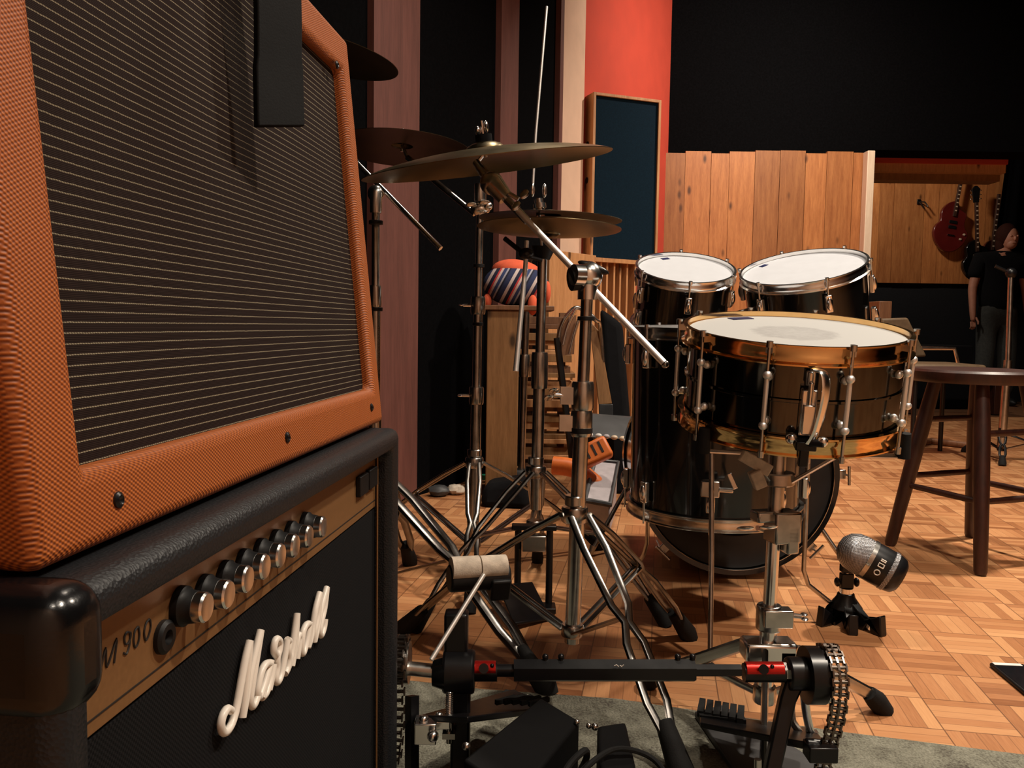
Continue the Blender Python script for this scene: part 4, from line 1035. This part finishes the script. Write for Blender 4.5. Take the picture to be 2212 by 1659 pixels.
# ================================================================ KICK MICROPHONE
f3 = [G(1772, 1352), G(1905, 1374), G(1835, 1362)]
mb_ = P(1845, 1330, 1.95); mx, my = mb_.x, 1.96
ms = thing('low_microphone_stand', 'small black three-legged desk stand under the silver microphone', 'microphone stand', (mx, my, 0))
hubz = P(1848, 1292, 1.96).z
obj('hub', MB().tube([(mx, my, hubz-.035), (mx, my, hubz-.01), (mx, my, hubz)], [.040, .022, .019], 20), 'black_metal', ms, .002)
for fx, fy in ((f3[0].x, f3[0].y), (f3[1].x, f3[1].y), (mx-.015, my-.085)):
    d = Vector((fx-mx, fy-my, 0)); L = d.length; d.normalize(); s = Vector((-d.y, d.x, 0))
    prof = [(0, hubz-.004), (.018, hubz-.012), (L*.62, hubz-.045), (L, .048), (L+.006, .0), (L-.024, .0), (L-.028, .026), (L*.55, hubz-.075), (0, hubz-.058)]
    Tm = Matrix(((d.x, 0, s.x, mx), (d.y, 0, s.y, my), (0, 1, 0, 0), (0, 0, 0, 1)))
    obj('leg', MB().prism(prof, -.011, .011, Tm), 'black_metal', ms, .003)
obj('stem', MB().cyl((mx, my, hubz), (mx, my, hubz+.012), .016).cyl((mx, my, hubz+.012), (mx, my, hubz+.06), .007), 'chrome', ms)
obj('swivel_clamp', MB().box((mx, my, hubz+.03), (.030, .018, .036)).ball((mx-.022, my, hubz+.026), .011, (.6, 1, 1)).ball((mx+.024, my, hubz+.026), .011, (.6, 1, 1)), 'black_metal', ms, .002)
mc = P(1852, 1195, 1.95); me_ = P(1925, 1236, 1.925)
ax = (me_-mc).normalized()
mic = thing('microphone', 'round silver-headed bass drum microphone with black body on its low stand', 'microphone', mc)
T = frame(mc, ax)
obj('grille_ball', MB().lathe([(0, -.046), (.018, -.043), (.034, -.032), (.044, -.014), (.0465, .006), (.046, .022), (0, .022)], T, 40), 'mesh', mic)
obj('grille_ring', MB().lathe([(.044, .020), (.0485, .021), (.0485, .031), (.044, .032)], T, 40, closed=True), 'chrome_dull', mic)
obj('body', MB().lathe([(0, .031), (.0470, .031), (.0475, .050), (.0460, .085), (.043, .098), (.034, .106), (0, .108)], T, 40), 'black_metal', mic)
obj('body_band', MB().lathe([(.0472, .070), (.0482, .071), (.0478, .080), (.0466, .081)], T, 40, closed=True), 'mesh', mic, label='silver dotted band')
# printed letters O L D like marks on the body
lt = MB(); v_ = (CP-mc).normalized(); vv = T.inverted().to_3x3() @ v_; a0 = math.atan2(vv.y, vv.x)
def onbody(a, z): return T @ Vector((.0480*math.cos(a), .0480*math.sin(a), z))
sgn = 1 if (T.to_3x3() @ Vector((-math.sin(a0), math.cos(a0), 0))).z < 0 else -1
lt.tube([onbody(a0+sgn*(.35+.13*math.cos(t)), .050+.0062*math.sin(t)) for t in [2*PI*i/14 for i in range(15)]], .0013, 5)
lt.tube([onbody(a0+sgn*.05, .056), onbody(a0+sgn*.05, .044), onbody(a0-sgn*.12, .044), onbody(a0-sgn*.12, .056), onbody(a0+sgn*.05, .056)], .0016, 5)
for q_ in (-.25, -.33): lt.tube([onbody(a0+sgn*q_, .056), onbody(a0+sgn*q_, .044)], .0014, 5)
obj('printed_letters', lt, 'logo_white', mic)
obj('yoke', MB().tube([(mx, my, hubz+.05), (mx, my-.002, mc.z-.046)], .0095, 12).box((mx+.002, my, mc.z-.048), (.034, .02, .018)), 'black_metal', mic, .002)
# microphone cable on the floor
pts = smooth_path([G(1742, 1262)+Vector((0, 0, .003)), G(1760, 1290)+Vector((0, 0, .003)), G(1800, 1322)+Vector((0, 0, .003)), G(1830, 1340)+Vector((0, 0, .003))], 6)

# ================================================================ STOOL
stool = thing('bar_stool', 'dark reddish brown wooden stool with round seat at the right', 'stool', (1.445, 2.60, 0))
sc = Vector((1.445, 2.60, 0)); sz = .586
obj('seat', MB().lathe([(0, sz-.006), (.10, sz-.005), (.16, sz), (.178, sz-.001), (.186, sz-.008), (.187, sz-.030), (.180, sz-.040), (0, sz-.040)], Matrix.Translation((sc.x, sc.y, 0)), 56), 'darkwood', stool)
feet = [G(1922, 1178), G(2118, 1243), G(2096, 1160)]
feet = [Vector((f.x, f.y, 0)) for f in feet]; cen = (feet[1]+feet[2])/2; feet.append(cen*2-feet[0])
tops = []
for f in feet:
    d = (f-sc); d.z = 0; t = Vector((sc.x, sc.y, sz-.036)) + d*.50; tops.append(t)
    a_ = Vector((f.x, f.y, 0))
    obj('leg', MB().tube([a_, a_.lerp(t, .02), a_.lerp(t, .45), a_.lerp(t, .75), t], [.0145, .0185, .0225, .0235, .019], 16), 'darkwood', stool)
order = [0, 1, 3, 2]
def at(i, z): return feet[i].lerp(tops[i], z/(sz-.036))
for (i, j, z) in ((0, 1, .205), (1, 3, .205), (3, 2, .205), (2, 0, .235), (0, 2, .42), (1, 3, .40), (0, 1, .43)):
    if z > .42: continue
    a_, b_ = at(i, z), at(j, z); obj('stretcher', MB().tube([a_, a_.lerp(b_, .15), a_.lerp(b_, .5), a_.lerp(b_, .85), b_], [.007, .0095, .0105, .0095, .007], 12), 'darkwood', stool)

# ================================================================ PHONE
ph = thing('smartphone', 'black smartphone lying face up on the parquet at the right edge', 'phone', G(2180, 1480))
pa = [G(2131, 1436, .012), G(2160, 1426, .012)]
c0 = G(2136, 1440); 
u_ = (G(2230, 1530)-G(2136, 1450)); u_.z = 0; u_.normalize(); v2 = Vector((-u_.y, u_.x, 0))
if v2.x < 0: v2 = -v2
T = Matrix((Vector((u_.x, u_.y, 0)), v2, Vector((0, 0, 1)))).transposed().to_4x4(); T.translation = Vector((c0.x, c0.y, 0))
obj('case', MB().bb((0, -.0, 0), (.145, .070, .010), T), 'black_plastic', ph, .004, seg=3)
obj('screen', MB().bb((.005, .004, .010), (.140, .066, .0106), T), 'screen', ph)
obj('top_bezel', MB().bb((.004, .004, .0102), (.016, .060, .0112), T), 'plain_white', ph, label='white strip at the top')

# ================================================================ WALL THINGS
# blue acoustic panel
pl = thing('acoustic_panel', 'tall navy blue cloth acoustic panel in a pine frame on the red wall', 'acoustic panel', P(1352, 560, 4.6))
TL, TRr, BR, BL = P(1283, 198, 4.55), P(1429, 214, 4.70), P(1421, 573, 4.70), P(1275, 548, 4.55)
BR = Vector((TRr.x, TRr.y, BR.z)); BL = Vector((TL.x, TL.y, BR.z)); TRr.z = TL.z
nx = (TRr-TL).normalized(); nn = Vector((nx.y, -nx.x, 0)); H_ = TL.z-BL.z; W_ = (TRr-TL).length
T = Matrix((nx, Vector((0, 0, 1)), nn)).transposed().to_4x4(); T.translation = BL
fr = MB(); dpt = -.13; ft = .015
fr.bb((0, 0, dpt), (ft, H_, 0), T); fr.bb((W_-ft, 0, dpt), (W_, H_, 0), T); fr.bb((ft, H_-ft, dpt), (W_-ft, H_, 0), T); fr.bb((ft, 0, dpt), (W_-ft, ft, 0), T)
obj('frame', fr, 'pine_frame', pl, .001)
obj('cloth', MB().bb((ft, ft, dpt+.01), (W_-ft, H_-ft, -.012), T), 'blue_cloth', pl)
for z_ in (.32, .55): obj('frame_hole', MB().cyl(T @ Vector((.004, H_-z_*.85, -.065)), T @ Vector((-.002, H_-z_*.85, -.065)), .018, n=16), 'ink', pl)
# slatted wooden diffuser below
df = thing('wood_diffuser', 'slatted orange wood diffuser standing under the navy panel', 'diffuser', G(1290, 960))
pA, pB, pC = P(1188, 528, 4.18), P(1288, 552, 4.50), P(1376, 564, 4.66)
for (a_, b_, nm) in ((pA, pB, 'side_board'), (pB, pC, 'slat_front')):
    d = (b_-a_); d.z = 0; L = d.length; d.normalize(); nn = Vector((d.y, -d.x, 0))
    T = Matrix((d, Vector((0, 0, 1)), nn)).transposed().to_4x4(); T.translation = Vector((a_.x, a_.y, 0)); zt_ = b_.z
    if nm == 'side_board': o = obj(nm, MB().bb((0, 0, -.03), (L, zt_, 0), T), 'ply', df, .002); o.data.materials[0] = M['pine_frame']
    else:
        obj('back_board', MB().bb((0, 0, -.20), (L, zt_, -.18), T), 'ply_dark', df)
        obj('top_board', MB().bb((-.01, zt_-.018, -.20), (L+.01, zt_+.004, .004), T), 'pine_frame', df)
        k = 6
        for i in range(k+1):
            xx = i*L/k; obj('slat', MB().bb((xx-.006, 0, -.18), (xx+.006, zt_-.018, -.0+random.uniform(-.05, 0)), T), 'pine_frame', df)
# guitars on the alcove wall
def body_outline(w, h, cut=True, k=40):
    out = []
    for i in range(k):
        a = 2*PI*i/k; y = math.cos(a)*h/2; x = math.sin(a)
        t = y/(h/2)
        wl = w/2*(.86 if t > 0 else 1.0)*(1-.22*math.exp(-((t-.18)/.28)**2))
        xx = x*wl
        if cut and x > 0 and t > .62: xx *= .45
        out.append((xx, y))
    return out
def guitar(label, cx, cy, d, w, h, tilt, mat, top_px, guard=False, neckw=.028, head=True, neck_mat='ebony'):
    c = VY(cx, cy, d); T = frame(c, (0, -1, 0), (1, 0, 0)) ; 
    T = Matrix.Translation(c) @ Matrix.Rotation(R(90), 4, 'X') @ Matrix.Rotation(R(tilt), 4, 'Z')
    g = thing('electric_guitar', label, 'guitar', c+Vector((0, 0, -h/2)), group=None)
    obj('body', MB().prism(body_outline(w, h), -.022, .022, T), mat, g, .006)
    nt = VY(top_px[0], top_px[1], d); nl = (nt-c).length
    nk = obj('neck', MB().bb((-neckw/2, h*.2, .012), (neckw/2, nl, .040), T), neck_mat, g, .002)
    if head:
        obj('headstock', MB().prism([(-.026, nl), (.026, nl), (.040, nl+.13), (.012, nl+.16), (-.012, nl+.16), (-.040, nl+.13)], .012, .028, T), 'black_plastic', g, .002)
        for i in range(3):
            for s_ in (-1, 1): obj('tuning_peg', MB().ball((s_*.046, nl+.035+i*.04, .02), .009, (1, .8, .6), T), 'chrome', nk)
    for i in range(10):
        y = h*.3 + i*(nl-h*.3)/10; obj('fret_marker', MB().bb((-neckw*.32, y, .040), (neckw*.32, y+.012, .0412), T), 'cream', nk)
    for y in (.05, -.05): obj('pickup', MB().bb((-.036, h*y-.014+.02, .022), (.036, h*y+.014+.02, .032), T), 'cream' if guard else 'black_plastic', g, .001)
    obj('bridge', MB().bb((-.034, -h*.17-.006, .022), (.034, -h*.17+.006, .034), T), 'chrome', g)
    for p in ((w*.28, -h*.22), (w*.36, -h*.12)): obj('knob', MB().lathe([(0, 0), (.011, 0), (.010, .012), (0, .012)], T @ Matrix.Translation((p[0], p[1], .022)), 14), 'cream' if not guard else 'black_plastic', g)
    if guard: obj('pickguard', MB().prism([(.02, h*.16), (.055, h*.12), (.11, -h*.14), (.035, -h*.16)], .0225, .026, T), 'cream', g, label='cream pickguard')
    return g
guitar('cherry red electric guitar hanging highest on the pine alcove wall', 2054, 490, 8.33, .36, .50, -8, 'red_guitar', (2062, 370), head=False)
guitar('black electric guitar with cream pickguard hanging lower on the alcove wall', 2108, 562, 8.25, .30, .40, 4, 'black_lacquer', (2114, 438), guard=True)
guitar('brown guitar half hidden behind the black one with cream pickguard', 2138, 556, 8.34, .22, .34, -4, 'red_guitar', (2136, 420), head=False)
hk = VY(1985, 436, 8.38)
hkt = thing('guitar_hanger', 'small empty black hook on the pine boards left of the cherry red guitar', 'wall hook', hk)
obj('plate', MB().box(hk, (.035, .012, .05)), 'black_metal', hkt, .003)
obj('fork', MB().tube([hk, hk+Vector((.03, -.06, -.01)), hk+Vector((.05, -.09, -.06))], .007, 8).tube([hk, hk+Vector((-.01, -.07, -.03)), hk+Vector((.01, -.10, -.08))], .007, 8), 'black_metal', hkt)

# ================================================================ PERSON
PX = VY(2158, 600, 8.0).x; PY = 8.0
pers = thing('person', 'person in a black t-shirt and dark trousers standing behind the microphone stand, arms hanging', 'person', (PX, PY, 0))
def skinmesh(name, chains, mat, parent, sub=2):
    """chains: list of lists of (co, r); first vertex of later chains connects to the nearest given index"""
    vs, es, rs = [], [], []
    for ch in chains:
        start = ch[0]
        if isinstance(start, int): prev = start; items = ch[1:]
        else: prev = None; items = ch
        for co, r in items:
            vs.append(co); rs.append(r); i = len(vs)-1
            if prev is not None: es.append((prev, i))
            prev = i
    me = bpy.data.meshes.new(name); me.from_pydata([Vector(v) for v in vs], es, []); me.materials.append(M[mat])
    o = bpy.data.objects.new(name, me); COL.objects.link(o); o.parent = parent; MW[o] = MW[parent]
    sk = o.modifiers.new('skin', 'SKIN'); sk.use_smooth_shade = True
    lay = me.skin_vertices[0].data if me.skin_vertices else None
    if lay is None:
        bm = bmesh.new(); bm.from_mesh(me); bm.verts.layers.skin.verify(); bm.to_mesh(me); bm.free(); lay = me.skin_vertices[0].data
    for i, r in enumerate(rs):
        lay[i].radius = r if isinstance(r, tuple) else (r, r); lay[i].use_root = (i == 0)
    s = o.modifiers.new('sub', 'SUBSURF'); s.levels = sub; s.render_levels = sub
    return o
HT = 1.70
Lx = 0.03
body_ch = [
 [((0, 0, .93), (.15, .10)), ((0, 0, 1.08), (.13, .09)), ((0, 0, 1.25), (.16, .10)), ((.01, 0, 1.38), (.15, .09)), ((.02, 0, 1.45), (.065, .06)), ((Lx+.01, -.01, 1.52), (.052, .055))],
 [3, ((-.19, 0, 1.38), .055), ((-.25, 0, 1.12), .042), ((-.26, -.05, .88), .030), ((-.26, -.06, .80), (.028, .018))],
 [3, ((.20, 0, 1.38), .055), ((.26, 0, 1.12), .042), ((.26, -.05, .88), .030), ((.26, -.06, .80), (.028, .018))],
 [0, ((-.09, 0, .85), .085), ((-.10, -.01, .48), .055), ((-.10, .01, .10), .038), ((-.105, -.05, .035), (.04, .03)), ((-.11, -.15, .025), (.035, .02))],
 [0, ((.09, 0, .85), .085), ((.11, -.01, .48), .055), ((.12, .01, .10), .038), ((.125, -.05, .035), (.04, .03)), ((.13, -.15, .025), (.035, .02))]]
bd = skinmesh('body', body_ch, 'skin', pers)
hd = MB(); hc = Vector((PX+Lx+.03, PY-.02, 1.595))
hd.ball(hc, .1, (.78, .95, 1.15), n=24, m=16).ball(hc+Vector((0, -.045, -.055)), .058, (.85, .9, .9)).ball(hc+Vector((0, -.102, -.012)), .015, (.8, 1, 1.4))
for s_ in (-1, 1): hd.ball(hc+Vector((s_*.080, .0, -.01)), .02, (.5, .8, 1.3)).ball(hc+Vector((s_*.03, -.088, .012)), .010)
hd.ball(hc+Vector((0, -.092, -.052)), .020, (1.2, .5, .35))
obj('head', hd, 'skin', pers)
obj('hair', MB().ball(hc+Vector((-.01, .022, .022)), .108, (.86, .95, 1.12), n=24, m=16).ball(hc+Vector((-.06, .03, -.06)), .06, (.7, .9, 1.5)), 'hair', pers)
for s_ in (-1, 1):
    for f_ in range(4):
        b_ = Vector((PX+s_*.26+(f_-1.5)*.012, PY-.06, .80)); obj('finger', MB().tube([b_, b_+Vector((0, -.008, -.045)), b_+Vector((0, .008, -.075+abs(f_-1.5)*.006))], [.0085, .008, .006], 8), 'skin', pers)
    b_ = Vector((PX+s_*.238, PY-.07, .84)); obj('thumb', MB().tube([b_, b_+Vector((-s_*.012, -.02, -.04)), b_+Vector((-s_*.012, -.022, -.065))], [.010, .009, .007], 8), 'skin', pers)
skinmesh('t_shirt', [
 [((0, 0, .84), (.20, .14)), ((0, 0, 1.08), (.18, .13)), ((0, 0, 1.25), (.19, .13)), ((.01, 0, 1.40), (.17, .11)), ((.02, 0, 1.465), (.08, .075))],
 [3, ((-.19, 0, 1.40), .080), ((-.245, 0, 1.20), .070)], [3, ((.20, 0, 1.40), .080), ((.255, 0, 1.20), .070)]], 'black_cloth', pers)
skinmesh('trousers', [
 [((0, 0, 1.04), (.165, .115)), ((0, 0, .88), (.175, .125))],
 [1, ((-.095, 0, .80), .105), ((-.10, -.01, .48), .085), ((-.10, .01, .09), .075)],
 [1, ((.095, 0, .80), .105), ((.11, -.01, .48), .085), ((.12, .01, .09), .075)]], 'grey_cloth', pers)
for s_ in (-1, 1):
    obj('shoe', MB().ball((PX+s_*.115, PY-.07, .04), .05, (.95, 2.3, .8)), 'black_plastic', pers)

# ================================================================ MIC STAND (right)
XM = P(2166, 960, 4.6).x; YM = 4.58
mst = thing('microphone_stand', 'tall chrome microphone stand with tripod feet at the right edge behind the stool', 'microphone stand', (XM, YM, 0))
tpm = P(2184, 590, 4.58)
pole(mst, [(XM, YM, .05), (XM+(tpm.x-XM)*.5, YM, .55)], .022); pole(mst, [(XM+(tpm.x-XM)*.5, YM, .55), tpm], .015)
tripod(mst, XM, YM, .14, .06, [(XM+.24, YM-.10), (XM-.12, YM-.22), (XM-.06, YM+.25)], rub=.02, rubl=.04, mat='black_metal')
hm = obj('boom_joint', MB().ball(tpm, .03), 'black_metal', mst); obj('boom_arm', MB().tube([tpm+Vector((.02, 0, -.02)), tpm, P(2150, 575, 4.6)], .010, 8), 'black_metal', mst)

# chair behind snare
ch_ = thing('chair', 'brown upholstered chair with flared backrest behind the snare drum', 'chair', (G(1960, 950).x, 4.9, 0))
D_ = 4.9
def quad(pts, th, d):
    a = [VY(x, y, d) for x, y in pts]; return MB().hexa([Vector((p.x, d, p.z)) for p in a]+[Vector((p.x, d+th, p.z)) for p in a])
obj('backrest', quad([(1905, 688), (1962, 686), (2003, 770), (1905, 775)], .06, D_), 'tan_vinyl', ch_, .012, seg=3)
sl = VY(1900, 790, D_); sr = VY(2045, 790, D_)
obj('seat', MB().bb((sl.x, D_-.42, VY(1950, 800, D_).z-.03), (sr.x, D_, VY(1950, 780, D_).z)), 'tan_vinyl', ch_, .015, seg=3)
zs = VY(1950, 800, D_).z-.03
for x in (sl.x+.03, sr.x-.03):
    for y in (D_-.38, D_-.03): obj('leg', MB().cyl((x, y, 0), (x, y, zs), .013, n=12), 'black_metal', ch_)
a_ = VY(1990, 752, D_+.05); b_ = VY(2062, 753, D_+.05)
obj('armrest', MB().tube([a_, b_, b_+Vector((.03, 0, -.10))], .012, 10), 'chrome', ch_, label='chrome tube arm')
solo('cardboard_box', MB().bb((VY(1893, 652, 5.6).x, 5.55, 0), (VY(1920, 652, 5.6).x, 5.75, VY(1905, 651, 5.6).z)), 'ply_dark', 'narrow brown box beside the pale upright post', 'box', bevel=.004)
solo('speaker_cabinet', MB().bb((VY(1965, 750, 7.6).x, 7.5, .012), (VY(2090, 750, 7.6).x, 7.95, VY(2000, 745, 7.6).z)), 'black_cloth', 'low black cabinet on the floor under the wall guitars', 'cabinet', bevel=.01)
solo('wooden_bench', MB().bb((VY(1960, 870, 6.9).x, 6.95, .30), (VY(2180, 870, 6.9).x, 7.25, .34)).bb((VY(1970, 870, 6.9).x, 6.98, .012), (VY(1985, 870, 6.9).x, 7.22, .30)).bb((VY(2160, 870, 6.9).x, 6.98, .012), (VY(2175, 870, 6.9).x, 7.22, .30)), 'darkwood', 'long low dark wooden bench in front of the black cabinet', 'bench', bevel=.004)
a_ = G(1912, 980); b_ = G(2010, 960); c_ = G(2110, 972)
solo('wooden_pole', MB().tube([a_+Vector((0, 0, .022)), b_+Vector((0, 0, .022)), c_+Vector((0, 0, .022))], .020, 12), 'ply_dark', 'brown pole lying on the parquet behind the stool', 'pole', origin=Matrix.Translation(a_))
a_ = G(1932, 965)
solo('gear_bag', MB().hexa([a_+Vector(v) for v in ((-.10, .0, 0), (.09, -.02, 0), (.10, .20, 0), (-.08, .22, 0), (-.01, .02, .20), (.04, .01, .20), (.05, .12, .18), (.0, .13, .18))]), 'black_cloth', 'small black bag on the floor just right of the snare drum bottom', 'bag', bevel=.02)

# ================================================================ CLUTTER BEHIND THE STANDS
dW = 3.42
x0, x1 = P(1052, 800, dW).x, P(1120, 800, dW).x
zt_ = P(1080, 660, dW).z
pc = thing('plywood_pedestal', 'tall narrow plywood box holding up the striped bag', 'pedestal', ((x0+x1)/2, dW, 0))
obj('box', MB().bb((x0, dW-.05, 0), (x1, dW+.22, zt_-.02)), 'ply', pc, .003)
obj('top_board', MB().bb((x0-.01, dW-.06, zt_-.02), (x1+.14, dW+.24, zt_)), 'ply_dark', pc, .003)
# striped bag
bc = P(1114, 615, dW)
bag = thing('striped_bag', 'round striped blue and white woven bag with orange trim on the plywood box', 'bag', (bc.x, dW+.05, zt_))
T = Matrix.Translation((bc.x, dW+.05, zt_+.088))
obj('body', MB().ball((0, 0, 0), .135, (1, .75, .66), T, 32, 18), 'stripes', bag)
obj('orange_trim', MB().ball((.0, .012, .052), .108, (1, .8, .48), T @ Matrix.Rotation(R(8), 4, 'Y'), 28, 14).ball((.13, -.03, -.03), .025, (.6, 1, 1.8), T).ball((-.115, -.03, -.07), .022, (.8, 1, 1.4), T).ball((.07, -.07, -.085), .026, (.8, .8, 1.6), T), 'coral', bag, label='orange fabric trim')
# plank rack
dR = 3.94
rk = thing('plank_stack', 'stack of short wooden planks rising behind the round-base stand', 'wood stack', (P(1185, 900, dR).x, dR, 0))
z = 0; i = 0; xa_, xb_ = P(1122, 800, dR).x, P(1235, 800, dR).x
ztop = P(1180, 690, dR).z
while z < ztop:
    th = random.choice([.022, .03, .035]); sh = random.uniform(-.02, .03)
    obj('plank', MB().bb((xa_+sh, dR-.05+random.uniform(-.02, .02), z), (xb_+sh*.5, dR+.09, z+th)), random.choice(['ply', 'ply_dark', 'pine_frame', 'ply']), rk, .002)
    z += th
    if i % 2: 
        obj('spacer', MB().bb((xa_+.03, dR, z), (xa_+.06, dR+.1, z+.02)).bb((xb_-.06, dR, z), (xb_-.03, dR+.1, z+.02)), 'ply_dark', rk); z += .02
    i += 1
# folded wooden chairs leaning together
dC = 3.45
def chairf(label, xs, d, mat='chrome'):
    f = thing('folding_chair', label, 'folding chair', G(xs[0], 1080))
    return f
fc = thing('folding_chair', 'folded wooden chair with bright curved metal tubes behind the boom stand', 'folding chair', (P(1225, 900, dC).x, dC, 0))
obj('tube_frame', MB().tube(smooth_path([P(1205, 760, dC), P(1210, 712, dC), P(1228, 678, dC), P(1250, 665, dC), P(1285, 690, dC), P(1300, 740, dC+.05), P(1320, 1075, dC+.1)], 6), .009, 10), 'chrome_dull', fc)
obj('tube_frame', MB().tube(smooth_path([P(1216, 745, dC-.03), P(1226, 705, dC-.03), P(1243, 668, dC-.03)], 6), .008, 10).tube(smooth_path([P(1230, 765, dC-.03), P(1240, 722, dC-.03), P(1250, 690, dC-.03)], 6), .0075, 10), 'chrome', fc, label='bright curved tubes')
obj('backrest', MB().hexa([P(1200, 770, dC), P(1240, 765, dC), P(1240, 765, dC+.02), P(1200, 770, dC+.02), P(1204, 700, dC), P(1245, 680, dC), P(1245, 680, dC+.02), P(1204, 700, dC+.02)]), 'ply_dark', fc)
obj('leg', MB().tube([P(1203, 730, dC), P(1235, 985, dC), P(1248, 1065, dC)], .014, 6), 'black_metal', fc)
fc2 = thing('wooden_paddle', 'long tapered brown wooden board leaning beside the folded chair', 'board', G(1312, 1075))
obj('board', MB().hexa([P(1293, 875, 3.5), P(1322, 872, 3.5), P(1322, 872, 3.53), P(1293, 875, 3.53), P(1272, 690, 3.5), P(1294, 715, 3.5), P(1294, 715, 3.53), P(1272, 690, 3.53)]), 'ply', fc2, .003)
obj('foot', MB().hexa([P(1300, 1074, 3.42), P(1330, 1074, 3.42), P(1330, 1074, 3.47), P(1300, 1074, 3.47), P(1293, 873, 3.49), P(1324, 873, 3.49), P(1324, 873, 3.54), P(1293, 873, 3.54)]), 'black_metal', fc2, .003)
bg = thing('instrument_case', 'upright black instrument bag between the wooden board and the floor tom', 'instrument bag', G(1345, 1075))
obj('shell', MB().hexa([P(1315, 1075, 3.5), P(1375, 1075, 3.5), P(1375, 1075, 3.75), P(1315, 1075, 3.75), P(1296, 665, 3.58), P(1345, 700, 3.58), P(1345, 700, 3.72), P(1296, 665, 3.72)]), 'black_cloth', bg, .03, seg=3)
# mixer on a low shelf
mxr = thing('mixing_desk', 'dark grey mixing desk with a row of small pale knobs, low behind the stands', 'mixer', G(1315, 1070))
obj('housing', MB().hexa([P(1268, 945, 3.2), P(1372, 950, 3.2), P(1372, 940, 3.45), P(1268, 935, 3.45), P(1268, 896, 3.3), P(1372, 904, 3.3), P(1372, 900, 3.45), P(1268, 892, 3.45)]), 'grey_plastic', mxr, .004)
for i, px in enumerate((1274, 1293, 1310, 1327, 1345, 1358)):
    obj('knob', MB().ball(P(px, 939+(i*2), 3.185), .010, (1.3, 1, .9)), ['plain_white', 'plain_white', 'white_plastic', 'cream', 'cream', 'cream'][i], mxr)
obj('leg', MB().tube([P(1360, 945, 3.3), P(1362, 1082, 3.3)], .018, 6).tube([P(1275, 945, 3.3), P(1277, 1082, 3.3)], .018, 6), 'black_metal', mxr)
# orange things and pale crate
oc = thing('orange_block', 'orange plastic block with three slots resting on the pale crate', 'plastic block', P(1275, 1005, 3.0))
F = frame(P(1284, 978, 2.95), (-.10, -.9, .40), (.85, -.1, .5))
obj('block', MB().box((0, 0, 0), (.115, .080, .05), F), 'orange_plastic', oc, .012, seg=3)
for q_ in (-.026, 0, .026): obj('slot', MB().box((q_, .004, .0255), (.008, .042, .002), F), 'ink', oc)
ot = thing('orange_tube', 'thick curved orange tube lying between two stands', 'tube', P(1230, 1060, 3.0))
obj('tube', MB().tube(smooth_path([P(1195, 1005, 3.05), P(1240, 1012, 3.03), P(1272, 1035, 3.0), P(1292, 1052, 3.0)], 5), [.034]*16, 18), 'orange_plastic', ot)
cr_ = thing('plastic_crate', 'pale lilac grey tapered plastic crate under the orange block', 'crate', G(1290, 1140))
b4 = [G(1275, 1140), G(1318, 1150), G(1330, 1108), G(1290, 1100)]
t4 = [P(1262, 1080, 2.85), P(1318, 1090, 2.85), P(1335, 1000, 3.1), P(1285, 995, 3.1)]
obj('shell', MB().hexa([Vector((p.x, p.y, 0)) for p in b4]+t4), 'white_plastic', cr_, .006)
obj('rim', MB().tube([t4[0], t4[1], t4[2], t4[3], t4[0]], .010, 8), 'grey_plastic', cr_)
a_ = G(1075, 1098)
solo('duffel_bag', MB().hexa([a_+Vector(v) for v in ((-.07, 0, 0), (.12, -.02, 0), (.16, .20, 0), (-.05, .22, 0), (-.06, .03, .08), (.09, .02, .11), (.13, .18, .11), (-.04, .20, .08))]), 'black_cloth', 'low black duffel bag on the floor by the plywood box', 'bag', bevel=.025)
for i, (x, y, s_, mt, lb) in enumerate(((985, 1068, .030, 'felt', 'small crumpled pale paper ball at the foot of the black wall'), (948, 1072, .034, 'grey_plastic', 'small grey tub at the foot of the black wall'))):
    g_ = G(x, y); m = MB().ball((0, 0, s_*.7), s_, (1.3, 1, .7), None, 12, 8)
    for v_ in m.bm.verts: v_.co += Vector((random.uniform(-1, 1), random.uniform(-1, 1), random.uniform(-.4, .4)))*s_*.15
    solo(['crumpled_paper', 'tub'][i], m, mt, lb, ['paper', 'tub'][i], origin=Matrix.Translation((g_.x, g_.y, 0)), local=True)
g_ = G(1046, 1035)
solo('green_cap', MB().lathe([(0, 0), (.022, 0), (.020, .02), (0, .022)], Matrix.Translation((g_.x, g_.y, 0)), 16), 'green_plastic', 'tiny green plastic cap on the floor by the plywood box', 'cap')
